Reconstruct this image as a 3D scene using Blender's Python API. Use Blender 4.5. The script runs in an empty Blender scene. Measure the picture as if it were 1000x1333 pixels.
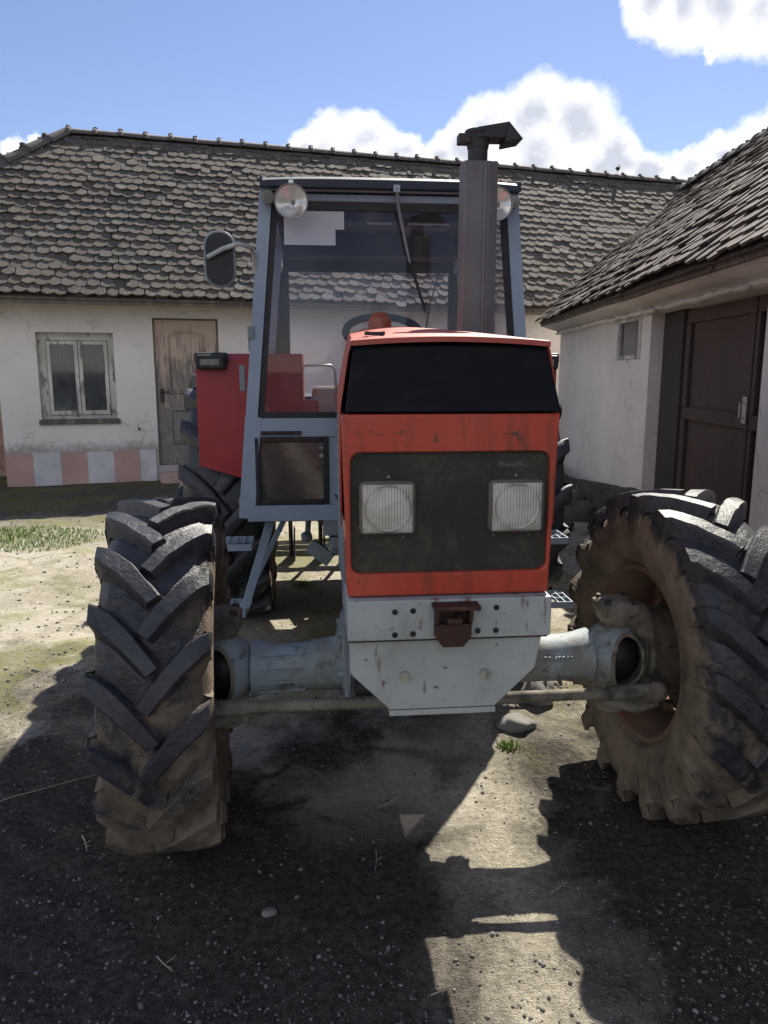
import bpy, bmesh, math, random
from math import sin, cos, pi, radians as R, sqrt, atan2
from mathutils import Vector, Matrix, noise
random.seed(7)
scene = bpy.context.scene
COL = scene.collection

# ------------------------------------------------------------------ materials
def node(nt, t, **kw):
    n = nt.nodes.new(t)
    for k, v in kw.items():
        if hasattr(n, k): setattr(n, k, v)
        else: n.inputs[k].default_value = v
    return n
def ramp(nt, src, lo, hi, a=(0,0,0,1), b=(1,1,1,1)):
    r = nt.nodes.new('ShaderNodeValToRGB')
    r.color_ramp.elements[0].position = lo; r.color_ramp.elements[0].color = a
    r.color_ramp.elements[1].position = hi; r.color_ramp.elements[1].color = b
    nt.links.new(src, r.inputs[0]); return r
def c4(c): return (c[0], c[1], c[2], 1)
def mixc(nt, fac, a, b, mode='MIX'):
    m = nt.nodes.new('ShaderNodeMix'); m.data_type = 'RGBA'; m.blend_type = mode
    for s, v in ((0, fac), (6, a), (7, b)):
        if isinstance(v, (int, float)): m.inputs[s].default_value = v
        elif isinstance(v, tuple): m.inputs[s].default_value = c4(v)
        else: nt.links.new(v, m.inputs[s])
    return m.outputs[2]
def math_(nt, op, a, b=None, c=None, clamp=False):
    m = nt.nodes.new('ShaderNodeMath'); m.operation = op; m.use_clamp = clamp
    for i, v in enumerate((a, b, c)):
        if v is None: continue
        if isinstance(v, (int, float)): m.inputs[i].default_value = v
        else: nt.links.new(v, m.inputs[i])
    return m.outputs[0]
def noise_(nt, co, scale, detail=6, rough=.6, dist=0, stretch=None):
    if stretch:
        mp = nt.nodes.new('ShaderNodeMapping'); mp.inputs['Scale'].default_value = stretch
        nt.links.new(co, mp.inputs[0]); co = mp.outputs[0]
    n = nt.nodes.new('ShaderNodeTexNoise')
    n.inputs['Scale'].default_value = scale; n.inputs['Detail'].default_value = detail
    n.inputs['Roughness'].default_value = rough; n.inputs['Distortion'].default_value = dist
    nt.links.new(co, n.inputs['Vector']); return n.outputs[0]
def newmat(name):
    m = bpy.data.materials.new(name); m.use_nodes = True
    nt = m.node_tree; p = nt.nodes['Principled BSDF']
    tc = nt.nodes.new('ShaderNodeTexCoord')
    return m, nt, p, tc.outputs['Object']
def surf(name, base, layers=(), rough=.6, metal=0, bump=(), spec=.5, island=None, rvar=.12, coat=0):
    """layers: (colour, scale, lo, hi, stretch|None, strength); bump: (scale, distance, detail)"""
    m, nt, p, co = newmat(name)
    col = tuple(base)
    big = noise_(nt, co, 1.7, 5, .6)
    v = ramp(nt, big, .3, .7, (.82, .82, .82, 1), (1.12, 1.12, 1.12, 1)).outputs[0]
    col = mixc(nt, 1.0, col, v, 'MULTIPLY')
    if island:
        g = nt.nodes.new('ShaderNodeNewGeometry')
        rr = nt.nodes.new('ShaderNodeValToRGB'); cr = rr.color_ramp
        while len(cr.elements) < len(island): cr.elements.new(.5)
        for i, c in enumerate(island):
            cr.elements[i].position = i/(len(island)-1); cr.elements[i].color = c4(c)
        nt.links.new(g.outputs['Random Per Island'], rr.inputs[0])
        col = mixc(nt, .85, col, rr.outputs[0])
    for i, L in enumerate(layers):
        c, sc, lo, hi, st, k = L
        n = noise_(nt, co, sc, 8, .65, .3, st)
        f = math_(nt, 'MULTIPLY', ramp(nt, n, lo, hi).outputs[0], k)
        col = mixc(nt, f, col, tuple(c))
    nt.links.new(col, p.inputs['Base Color'])
    rn = noise_(nt, co, 14, 5)
    nt.links.new(math_(nt, 'ADD', math_(nt, 'MULTIPLY', math_(nt, 'SUBTRACT', rn, .5), rvar*2), rough, clamp=True), p.inputs['Roughness'])
    p.inputs['Metallic'].default_value = metal
    p.inputs['Specular IOR Level'].default_value = spec
    p.inputs['Coat Weight'].default_value = coat
    prev = None
    for sc, dist, det in bump:
        b = nt.nodes.new('ShaderNodeBump'); b.inputs['Distance'].default_value = dist; b.inputs['Strength'].default_value = 1
        nt.links.new(noise_(nt, co, sc, det, .6), b.inputs['Height'])
        if prev: nt.links.new(prev, b.inputs['Normal'])
        prev = b.outputs[0]
    if prev: nt.links.new(prev, p.inputs['Normal'])
    return m

MUD = (.17, .12, .075)
M = {}
M['red'] = surf('red_paint', (.54, .058, .028), [((.62,.13,.09), 1.6, .42, .7, None, .45), ((.14,.05,.02), 7, .50, .66, (1.8,1,.3), .65), ((.08,.05,.03), 20, .60, .66, None, .8), ((.45,.12,.09), 3, .5, .8, None, .4), ((.12,.10,.08), 40, .66, .74, None, .5)], .42, 0, [(60,.0004,4)], coat=.15)
M['red_side'] = surf('faded_red_paint', (.46, .085, .06), [((.5,.33,.28), 9, .58, .7, None, .5), ((.12,.06,.04), 14, .62, .72, None, .6)], .5, 0, [(50,.0005,4)])
M['red_fender'] = surf('fender_red_paint', (.36, .026, .03), [((.7,.3,.27), 12, .70, .74, None, .5), ((.25,.03,.02), 2, .4, .7, None, .4)], .38, 0, [(30,.0004,3)])
M['grey'] = surf('blue_grey_paint', (.29, .36, .45), [((.38,.44,.50), 5, .5, .7, None, .5), ((.12,.07,.04), 22, .66, .74, None, .7)], .48, 0, [(45,.0005,4)])
M['grey_lo'] = surf('dull_grey_paint', (.22, .26, .28), [((.14,.12,.09), 6, .45, .75, None, .7), ((.10,.05,.03), 22, .62, .72, None, .7)], .6, 0, [(40,.0008,4)])
M['pale'] = surf('pale_grey_green_paint', (.44, .475, .455), [((.30,.28,.23), 4, .50, .75, None, .55), ((.17,.065,.03), 12, .61, .66, (1.8,1.6,.5), .85), ((.09,.05,.035), 48, .63, .68, None, .9), ((.20,.15,.10), 5, .55, .7, (1,1,.4), .5), ((.56,.58,.55), 3, .55, .7, None, .4)], .5, 0, [(70,.0005,5)])
M['axle'] = surf('axle_paint', (.34, .42, .45), [((.40,.42,.38), 3, .4, .6, None, .5), ((.20,.165,.12), 6, .43, .62, None, .75), ((.07,.055,.04), 16, .55, .66, None, .75)], .62, 0, [(18,.002,6),(90,.0008,3)])
M['knuckle'] = surf('muddy_cast_iron', (.23, .20, .15), [((.36,.33,.26), 5, .50, .68, None, .6), ((.05,.042,.035), 8, .48, .64, None, .85)], .85, 0, [(22,.003,6)])
M['mud_red'] = surf('mud_caked_red_rim', (.19, .12, .08), [((.26,.065,.045), 5, .56, .70, None, .75), ((.10,.075,.055), 9, .5, .7, None, .6)], .9, 0, [(25,.002,6)])
M['hubdark'] = surf('mud_dark_hub', (.13, .105, .08), [((.05,.042,.035), 6, .4, .65, None, .8), ((.24,.19,.13), 12, .55, .7, None, .5)], .9, 0, [(30,.002,6)])
M['rust'] = surf('rusty_iron', (.075, .035, .026), [((.05,.03,.025), 9, .4, .6, None, .8), ((.22,.09,.04), 20, .55, .7, None, .5)], .62, .35, [(35,.001,5)])
M['exh'] = surf('exhaust_steel', (.15, .155, .16), [((.17,.08,.045), 3, .49, .66, (1.5,1.5,.3), .8), ((.24,.25,.26), 4, .45, .75, None, .5)], .55, .4, [(30,.0006,4)])
M['dark'] = surf('dark_metal', (.028, .03, .033), [((.07,.06,.05), 8, .5, .75, None, .7)], .6, 0, [(40,.001,4)])
M['black'] = surf('black_rubber', (.014, .014, .016), [((.05,.048,.045), 20, .5, .8, None, .5)], .55)
M['navy'] = surf('navy_trim', (.022, .028, .05), [((.05,.055,.07), 5, .5, .75, None, .6)], .6)
M['engine'] = surf('oily_engine', (.045, .045, .042), [((.12,.11,.09), 7, .5, .7, None, .7), ((.10,.04,.02), 13, .6, .7, None, .6)], .7, .2, [(20,.004,6)])
M['chrome'] = surf('bare_metal', (.55,.55,.54), [((.25,.18,.12), 30, .6, .7, None, .6)], .3, .9)
M['steel'] = surf('dull_steel', (.34,.36,.39), (), .4, .6)
M['cream'] = surf('cream_cloth', (.62,.60,.54), [((.3,.28,.25), 4, .5, .7, None, .5)], .9, 0, [(30,.003,4)])
M['seat'] = surf('navy_cloth', (.03,.045,.09), (), .9)
M['paper'] = surf('paper', (.60,.63,.68), (), .8)
M['upper_panel'] = surf('glossy_black_panel', (.006,.007,.010), [((.03,.03,.03), 5, .5, .75, (1,1,3), .4)], .38, 0, [(3,.004,2)], spec=.10, rvar=.2)

def tyre_mat(name, mud):
    m, nt, p, co = newmat(name)
    n1 = noise_(nt, co, 4.5, 8, .68, .4); n2 = noise_(nt, co, 30, 6, .7)
    sx = nt.nodes.new('ShaderNodeSeparateXYZ'); nt.links.new(co, sx.inputs[0])
    # dried mud: radius below the lug tops, and low down on the wheel
    rr = math_(nt, 'SQRT', math_(nt, 'ADD', math_(nt, 'POWER', sx.outputs[1], 2), math_(nt, 'POWER', sx.outputs[2], 2)))
    base = math_(nt, 'ADD', math_(nt, 'MULTIPLY', n1, 1.5), math_(nt, 'MULTIPLY', n2, .35))
    lowz = math_(nt, 'MULTIPLY', sx.outputs[2], -.75)
    f = math_(nt, 'ADD', math_(nt, 'ADD', base, lowz), mud)
    g = math_(nt, 'ADD', f, math_(nt, 'MULTIPLY', math_(nt, 'SUBTRACT', .53, rr), 5.0))
    fac = ramp(nt, g, .80, 1.12).outputs[0]
    rub = mixc(nt, ramp(nt, n2, .35, .7).outputs[0], (.020,.022,.028), (.055,.055,.058))
    mudc = mixc(nt, ramp(nt, noise_(nt, co, 9, 6), .35, .65).outputs[0], (.105,.078,.054), (.235,.185,.13))
    nt.links.new(mixc(nt, fac, rub, mudc), p.inputs['Base Color'])
    nt.links.new(math_(nt, 'ADD', math_(nt, 'MULTIPLY', fac, .45), .42), p.inputs['Roughness'])
    b = nt.nodes.new('ShaderNodeBump'); b.inputs['Distance'].default_value = .005
    nt.links.new(math_(nt, 'ADD', n2, math_(nt, 'MULTIPLY', n1, math_(nt, 'MULTIPLY', fac, 2))), b.inputs['Height'])
    nt.links.new(b.outputs[0], p.inputs['Normal'])
    return m
M['tyre_front'] = tyre_mat('muddy_front_tyre', .12)
M['tyre_rear'] = tyre_mat('dusty_rear_tyre', .35)

def glass_mat(name, tint=(.86,.9,.92), dust=.06, dustc=(.5,.5,.5), boost=1.0, rough=.02):
    m = bpy.data.materials.new(name); m.use_nodes = True; nt = m.node_tree; nt.nodes.clear()
    out = nt.nodes.new('ShaderNodeOutputMaterial')
    t = node(nt, 'ShaderNodeBsdfTransparent'); t.inputs[0].default_value = c4(tint)
    g = node(nt, 'ShaderNodeBsdfGlossy'); g.inputs['Roughness'].default_value = rough
    d = node(nt, 'ShaderNodeBsdfDiffuse'); d.inputs[0].default_value = c4(dustc)
    tc = nt.nodes.new('ShaderNodeTexCoord')
    fr = node(nt, 'ShaderNodeFresnel'); fr.inputs[0].default_value = 1.5
    m1 = nt.nodes.new('ShaderNodeMixShader'); m2 = nt.nodes.new('ShaderNodeMixShader')
    n = noise_(nt, tc.outputs['Object'], 5, 8, .7, .5, (1,1,.6))
    nt.links.new(math_(nt, 'MULTIPLY', ramp(nt, n, .3, .75).outputs[0], dust*2), m1.inputs[0])
    nt.links.new(t.outputs[0], m1.inputs[1]); nt.links.new(d.outputs[0], m1.inputs[2])
    nt.links.new(math_(nt, 'MULTIPLY', fr.outputs[0], boost), m2.inputs[0])
    nt.links.new(m1.outputs[0], m2.inputs[1]); nt.links.new(g.outputs[0], m2.inputs[2])
    nt.links.new(m2.outputs[0], out.inputs[0]); return m
M['glass'] = glass_mat('cab_glass', tint=(.96,.95,.98), dust=.025, boost=.5)
M['glass_dirty'] = glass_mat('dirty_cab_glass', tint=(.75,.77,.78), dust=.12, dustc=(.4,.38,.34))
M['pane'] = glass_mat('old_window_glass', tint=(.6,.68,.75), dust=.12, dustc=(.35,.38,.42), boost=1.3, rough=.04)

def lens_mat(name, ribs, col=(.88,.85,.76), op=.5):
    m, nt, p, co = newmat(name)
    p.inputs['Base Color'].default_value = c4(col)
    p.inputs['Roughness'].default_value = .1
    w = nt.nodes.new('ShaderNodeTexWave'); w.bands_direction = 'X'; w.inputs['Scale'].default_value = ribs
    w.inputs['Distortion'].default_value = .6; w.inputs['Detail'].default_value = 1
    nt.links.new(co, w.inputs['Vector'])
    b = nt.nodes.new('ShaderNodeBump'); b.inputs['Distance'].default_value = .004; b.inputs['Strength'].default_value = .9
    nt.links.new(w.outputs['Fac'], b.inputs['Height']); nt.links.new(b.outputs[0], p.inputs['Normal'])
    n = noise_(nt, co, 9, 5)
    nt.links.new(mixc(nt, ramp(nt, n, .45, .7).outputs[0], tuple(col), (.50,.44,.30)), p.inputs['Base Color'])
    t = nt.nodes.new('ShaderNodeBsdfTransparent'); mx = nt.nodes.new('ShaderNodeMixShader')
    mx.inputs[0].default_value = op
    out = nt.nodes['Material Output']
    nt.links.new(t.outputs[0], mx.inputs[1]); nt.links.new(p.outputs[0], mx.inputs[2]); nt.links.new(mx.outputs[0], out.inputs[0])
    return m
M['lens'] = lens_mat('ribbed_headlight_glass', 38, (.95,.92,.83), .60)
M['lens_round'] = lens_mat('round_lamp_glass', 8, op=.28)
m, nt, p, co = newmat('lamp_reflector'); p.inputs['Metallic'].default_value = 1; p.inputs['Base Color'].default_value = (.97,.95,.88,1); p.inputs['Roughness'].default_value = .30; M['reflector'] = m
m, nt, p, co = newmat('orange_plastic'); p.inputs['Base Color'].default_value = (.36,.075,.03,1); p.inputs['Roughness'].default_value = .3; p.inputs['Transmission Weight'].default_value = .25; M['orange'] = m

def mesh_grille():
    m, nt, p, co = newmat('black_wire_mesh')
    sx = nt.nodes.new('ShaderNodeSeparateXYZ'); nt.links.new(co, sx.inputs[0])
    def tri(a): return math_(nt, 'ABSOLUTE', math_(nt, 'SUBTRACT', math_(nt, 'FRACT', math_(nt, 'MULTIPLY', a, 125.)), .5))
    a = tri(math_(nt, 'ADD', sx.outputs[0], sx.outputs[2])); b = tri(math_(nt, 'SUBTRACT', sx.outputs[0], sx.outputs[2]))
    h = math_(nt, 'MAXIMUM', a, b)
    wire = ramp(nt, h, .30, .42).outputs[0]
    d = noise_(nt, co, 6, 7, .7, .5, (1,1,.7)); d2 = noise_(nt, co, 45, 5, .7)
    dirt = math_(nt, 'MULTIPLY', ramp(nt, d, .42, .68).outputs[0], ramp(nt, d2, .35, .65).outputs[0])
    c = mixc(nt, wire, (.003,.004,.003), (.082,.085,.07))
    c = mixc(nt, dirt, c, (.13,.11,.065))
    nt.links.new(c, p.inputs['Base Color']); p.inputs['Roughness'].default_value = .5
    bb = nt.nodes.new('ShaderNodeBump'); bb.inputs['Distance'].default_value = .002
    nt.links.new(wire, bb.inputs['Height']); nt.links.new(bb.outputs[0], p.inputs['Normal'])
    return m
M['mesh'] = mesh_grille()

# buildings
M['tile'] = surf('weathered_clay_tile', (.095,.082,.072), [((.30,.30,.27), 30, .57, .66, None, .7), ((.15,.13,.05), 1.3, .58, .68, None, .5), ((.07,.06,.055), 9, .55, .7, None, .6), ((.13,.10,.07), 2.2, .5, .7, None, .6)], .9, 0,
    [(60,.003,5)], island=[(.050,.041,.034),(.086,.073,.062),(.064,.053,.045),(.118,.106,.092),(.074,.060,.049),(.094,.084,.073)])
M['shed_tile'] = surf('old_brown_clay_tile', (.10,.075,.062), [((.24,.23,.215), 22, .55, .68, None, .75), ((.05,.04,.035), 7, .5, .68, None, .7)], .9, 0,
    [(50,.003,5)], island=[(.05,.038,.032),(.09,.066,.055),(.07,.052,.044),(.115,.10,.09),(.075,.05,.04)])
M['ridge'] = surf('dark_ridge_tile', (.10,.085,.08), [((.22,.20,.18), 12, .55, .7, None, .5)], .85, 0, [(30,.004,5)])
M['plaster'] = surf('white_limewash', (.70,.665,.655), [((.55,.50,.49), 1.2, .45, .7, None, .7), ((.42,.39,.36), 9, .63, .72, None, .55), ((.74,.70,.69), 4, .5, .6, None, .5)], .93, 0, [(14,.006,6),(90,.002,4)])
def plaster_low(name, zlow, zhigh, base=(.78,.735,.70)):
    m, nt, p, co = newmat(name)
    sx = nt.nodes.new('ShaderNodeSeparateXYZ'); nt.links.new(co, sx.inputs[0])
    n = noise_(nt, co, 2.2, 8, .7, .4); n2 = noise_(nt, co, 12, 7, .7); n3 = noise_(nt, co, 1.0, 4)
    z = math_(nt, 'SUBTRACT', sx.outputs[2], zlow)
    f = math_(nt, 'SUBTRACT', math_(nt, 'ADD', math_(nt, 'MULTIPLY', n2, .35), math_(nt, 'MULTIPLY', n, .25)), z)
    st = ramp(nt, f, .17, .30).outputs[0]
    c = mixc(nt, ramp(nt, n3, .35, .65).outputs[0], base, tuple(v*.86 for v in base))
    c = mixc(nt, math_(nt, 'MULTIPLY', ramp(nt, n2, .62, .72).outputs[0], .35), c, (.36,.33,.30))
    c = mixc(nt, math_(nt, 'MULTIPLY', st, .8), c, (.28,.26,.24))
    vo = nt.nodes.new('ShaderNodeTexVoronoi'); vo.feature = 'DISTANCE_TO_EDGE'; vo.inputs['Scale'].default_value = .9
    nn = nt.nodes.new('ShaderNodeTexNoise'); nn.inputs['Scale'].default_value = 2.5; nn.inputs['Detail'].default_value = 8; nt.links.new(co, nn.inputs['Vector'])
    av = nt.nodes.new('ShaderNodeVectorMath'); av.operation = 'MULTIPLY_ADD'; av.inputs[1].default_value = (.7,.7,.7); nt.links.new(nn.outputs['Color'], av.inputs[0]); nt.links.new(co, av.inputs[2]); nt.links.new(av.outputs[0], vo.inputs['Vector'])
    ck = ramp(nt, vo.outputs['Distance'], .002, .007, (1,1,1,1), (0,0,0,1)).outputs[0]
    c = mixc(nt, math_(nt, 'MULTIPLY', math_(nt, 'MULTIPLY', ck, ramp(nt, n3, .46, .56).outputs[0]), .6), c, (.30,.27,.25))
    pt = noise_(nt, co, .8, 5, .6, .3, (1,1,1.6)); c = mixc(nt, math_(nt, 'MULTIPLY', ramp(nt, pt, .55, .60).outputs[0], .22), c, (.52,.49,.48))
    nt.links.new(c, p.inputs['Base Color']); p.inputs['Roughness'].default_value = .95
    b = nt.nodes.new('ShaderNodeBump'); b.inputs['Distance'].default_value = .012
    nt.links.new(math_(nt, 'ADD', n2, n), b.inputs['Height']); nt.links.new(b.outputs[0], p.inputs['Normal'])
    return m
M['plaster_house'] = plaster_low('house_limewash', .55, 1)
M['plaster_shed'] = plaster_low('shed_limewash', .25, 1, (.80,.735,.69))
M['pink'] = surf('faded_pink_paint', (.52,.33,.29), [((.36,.28,.25), 5, .45, .7, None, .5)], .9, 0, [(30,.003,5)])
M['white_sq'] = surf('grey_white_paint', (.60,.58,.60), [((.4,.38,.37), 5, .45, .7, None, .5)], .9, 0, [(30,.003,5)])
M['peel_white'] = surf('peeling_white_paint', (.62,.60,.55), [((.14,.12,.10), 9, .525, .58, (1,1,.35), .9), ((.35,.33,.30), 3, .4, .6, None, .6)], .8, 0, [(40,.003,5)])
M['old_wood'] = surf('weathered_wood', (.13,.105,.085), [((.24,.20,.16), 10, .5, .65, (1,1,.12), .7), ((.05,.04,.035), 12, .55, .7, (1,1,.1), .7)], .9, 0, [(30,.003,5)])
def door_mat():
    m, nt, p, co = newmat('peeling_pink_door')
    sx = nt.nodes.new('ShaderNodeSeparateXYZ'); nt.links.new(co, sx.inputs[0])
    n = noise_(nt, co, 7, 8, .7, .2, (3.5,1,.45)); n2 = noise_(nt, co, 22, 6, .7, 0, (2.5,1,.3))
    f = math_(nt, 'SUBTRACT', math_(nt, 'ADD', n, .28), math_(nt, 'MULTIPLY', math_(nt, 'SUBTRACT', sx.outputs[2], .35), .26))
    fac = ramp(nt, f, .38, .50).outputs[0]
    old = mixc(nt, ramp(nt, n2, .35, .65).outputs[0], (.14,.125,.115), (.30,.27,.24))
    nt.links.new(mixc(nt, fac, (.50,.38,.31), old), p.inputs['Base Color']); p.inputs['Roughness'].default_value = .85
    b = nt.nodes.new('ShaderNodeBump'); b.inputs['Distance'].default_value = .004
    nt.links.new(math_(nt, 'SUBTRACT', n2, fac), b.inputs['Height']); nt.links.new(b.outputs[0], p.inputs['Normal'])
    return m
M['door'] = door_mat()
M['brown_door'] = surf('dark_brown_door_paint', (.085,.05,.042), [((.05,.032,.028), 5, .4, .65, (1,1,.2), .7), ((.20,.17,.15), 14, .66, .74, (2,2,.6), .6)], .7, 0, [(40,.002,5)])
M['door_dark'] = surf('dark_wood_post', (.045,.035,.03), [((.15,.13,.12), 25, .66, .74, (1,1,.5), .5)], .8, 0, [(40,.002,5)])
M['curtain'] = surf('curtain_cloth', (.14,.155,.19), [((.05,.06,.09), 8, .45, .6, (3,1,.15), .8)], .95)
M['room'] = surf('dim_room', (.03,.03,.035), (), .9)
M['plinth'] = surf('dark_stone_plinth', (.075,.068,.062), [((.14,.12,.10), 5, .5, .7, None, .7), ((.03,.028,.025), 9, .5, .65, None, .8)], .95, 0, [(7,.03,7)])
M['brickred'] = surf('reddish_rough_wall', (.36,.20,.15), [((.48,.36,.29), 4, .45, .6, None, .7), ((.16,.09,.07), 9, .55, .7, None, .6)], .95, 0, [(9,.02,6)])
M['stone'] = surf('field_stone', (.20,.19,.175), [((.32,.30,.27), 9, .5, .7, None, .6)], .9, 0, [(25,.005,5)])
M['pebble'] = surf('pebbles', (.2,.19,.18), (), .85, island=[(.07,.065,.06),(.16,.15,.135),(.10,.088,.078),(.27,.26,.24),(.12,.11,.10)])
M['badge'] = surf('dull_worn_print', (.10,.10,.095), (), .8)
M['mesh_rim'] = surf('dusty_lamp_bezel', (.16,.14,.11), [((.05,.045,.04), 20, .5, .7, None, .6)], .6)
M['ringglass'] = surf('dark_lamp_ring', (.34,.33,.29), (), .3)
M['straw'] = surf('dry_straw', (.45,.38,.24), (), .9)
M['grass'] = surf('grass_blades', (.10,.17,.035), (), .7, island=[(.10,.18,.03),(.18,.30,.06),(.26,.30,.09)])
M['bird'] = surf('bird_feathers', (.04,.038,.04), (), .8)

def ground_mat():
    m, nt, p, co = newmat('courtyard_dirt')
    sx = nt.nodes.new('ShaderNodeSeparateXYZ'); nt.links.new(co, sx.inputs[0])
    X, Y = sx.outputs[0], sx.outputs[1]
    nb = noise_(nt, co, .55, 6, .6, .5); nm = noise_(nt, co, 2.6, 8, .65, .6); nf = noise_(nt, co, 38, 6, .7); ng = noise_(nt, co, 170, 3, .6)
    fine = math_(nt, 'ADD', math_(nt, 'MULTIPLY', nf, .55), math_(nt, 'MULTIPLY', ng, .45))
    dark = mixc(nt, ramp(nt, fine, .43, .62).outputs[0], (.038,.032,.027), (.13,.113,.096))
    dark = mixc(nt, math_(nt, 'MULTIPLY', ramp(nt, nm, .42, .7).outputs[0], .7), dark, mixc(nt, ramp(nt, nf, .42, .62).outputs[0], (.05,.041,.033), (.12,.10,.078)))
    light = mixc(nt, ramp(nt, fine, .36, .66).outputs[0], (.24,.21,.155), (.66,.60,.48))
    # pale gravel and dark soil laid to paint in the sunlit strip and tractor shade
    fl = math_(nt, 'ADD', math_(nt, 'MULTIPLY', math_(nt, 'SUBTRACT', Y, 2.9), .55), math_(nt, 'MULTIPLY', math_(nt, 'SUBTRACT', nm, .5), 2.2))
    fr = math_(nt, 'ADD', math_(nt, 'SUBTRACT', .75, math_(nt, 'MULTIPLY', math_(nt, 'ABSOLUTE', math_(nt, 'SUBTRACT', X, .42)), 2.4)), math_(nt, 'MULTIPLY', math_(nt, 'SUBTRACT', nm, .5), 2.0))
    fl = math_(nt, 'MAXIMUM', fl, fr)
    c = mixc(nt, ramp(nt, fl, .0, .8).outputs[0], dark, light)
    # worn concrete slabs with cracks
    vor = nt.nodes.new('ShaderNodeTexVoronoi'); vor.feature = 'DISTANCE_TO_EDGE'; vor.inputs['Scale'].default_value = 1.3
    dm = nt.nodes.new('ShaderNodeVectorMath'); dm.operation = 'ADD'
    cn = nt.nodes.new('ShaderNodeTexNoise'); cn.inputs['Scale'].default_value = 3; cn.inputs['Detail'].default_value = 6
    sc = nt.nodes.new('ShaderNodeVectorMath'); sc.operation = 'SCALE'; sc.inputs['Scale'].default_value = .35
    nt.links.new(co, cn.inputs['Vector']); nt.links.new(cn.outputs['Color'], sc.inputs[0])
    nt.links.new(co, dm.inputs[0]); nt.links.new(sc.outputs[0], dm.inputs[1]); nt.links.new(dm.outputs[0], vor.inputs['Vector'])
    slab = ramp(nt, nb, .50, .54).outputs[0]
    crack = ramp(nt, vor.outputs['Distance'], .012, .05).outputs[0]
    slabf = math_(nt, 'MULTIPLY', slab, crack)
    slabf = math_(nt, 'MULTIPLY', slabf, ramp(nt, math_(nt, 'MULTIPLY', Y, .1), .225, .27).outputs[0])
    slabf = math_(nt, 'MULTIPLY', slabf, ramp(nt, nm, .38, .5).outputs[0])
    slabc = mixc(nt, ramp(nt, nf, .35, .7).outputs[0], (.32,.29,.24), (.46,.43,.36))
    c = mixc(nt, math_(nt, 'MULTIPLY', slabf, .75), c, slabc)
    # house shadow painted as darker earth along the front of the wall
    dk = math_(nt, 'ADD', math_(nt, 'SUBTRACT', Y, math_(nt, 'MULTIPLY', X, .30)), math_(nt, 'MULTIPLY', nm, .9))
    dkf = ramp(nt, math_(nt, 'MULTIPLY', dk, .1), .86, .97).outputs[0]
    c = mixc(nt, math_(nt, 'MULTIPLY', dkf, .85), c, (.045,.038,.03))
    # moss
    ms = noise_(nt, co, 1.5, 8, .7, .8)
    mf = math_(nt, 'MULTIPLY', ramp(nt, ms, .47, .56).outputs[0], ramp(nt, nf, .38, .56).outputs[0])
    mf = math_(nt, 'MULTIPLY', mf, ramp(nt, math_(nt, 'MULTIPLY', Y, .1), .27, .36).outputs[0])
    mossc = mixc(nt, nf, (.10,.12,.02), (.26,.25,.07))
    c = mixc(nt, math_(nt, 'MULTIPLY', mf, .8), c, mossc)
    nt.links.new(c, p.inputs['Base Color']); p.inputs['Roughness'].default_value = .95; p.inputs['Specular IOR Level'].default_value = .25
    h = math_(nt, 'ADD', math_(nt, 'MULTIPLY', nf, .7), math_(nt, 'MULTIPLY', ng, .5))
    h = math_(nt, 'MULTIPLY', h, math_(nt, 'SUBTRACT', 1.0, math_(nt, 'MULTIPLY', slabf, .7)))
    h = math_(nt, 'ADD', h, math_(nt, 'MULTIPLY', slabf, .5))
    b = nt.nodes.new('ShaderNodeBump'); b.inputs['Distance'].default_value = .028; b.inputs['Strength'].default_value = 1
    nt.links.new(h, b.inputs['Height']); nt.links.new(b.outputs[0], p.inputs['Normal'])
    return m
M['ground'] = ground_mat()

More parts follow.
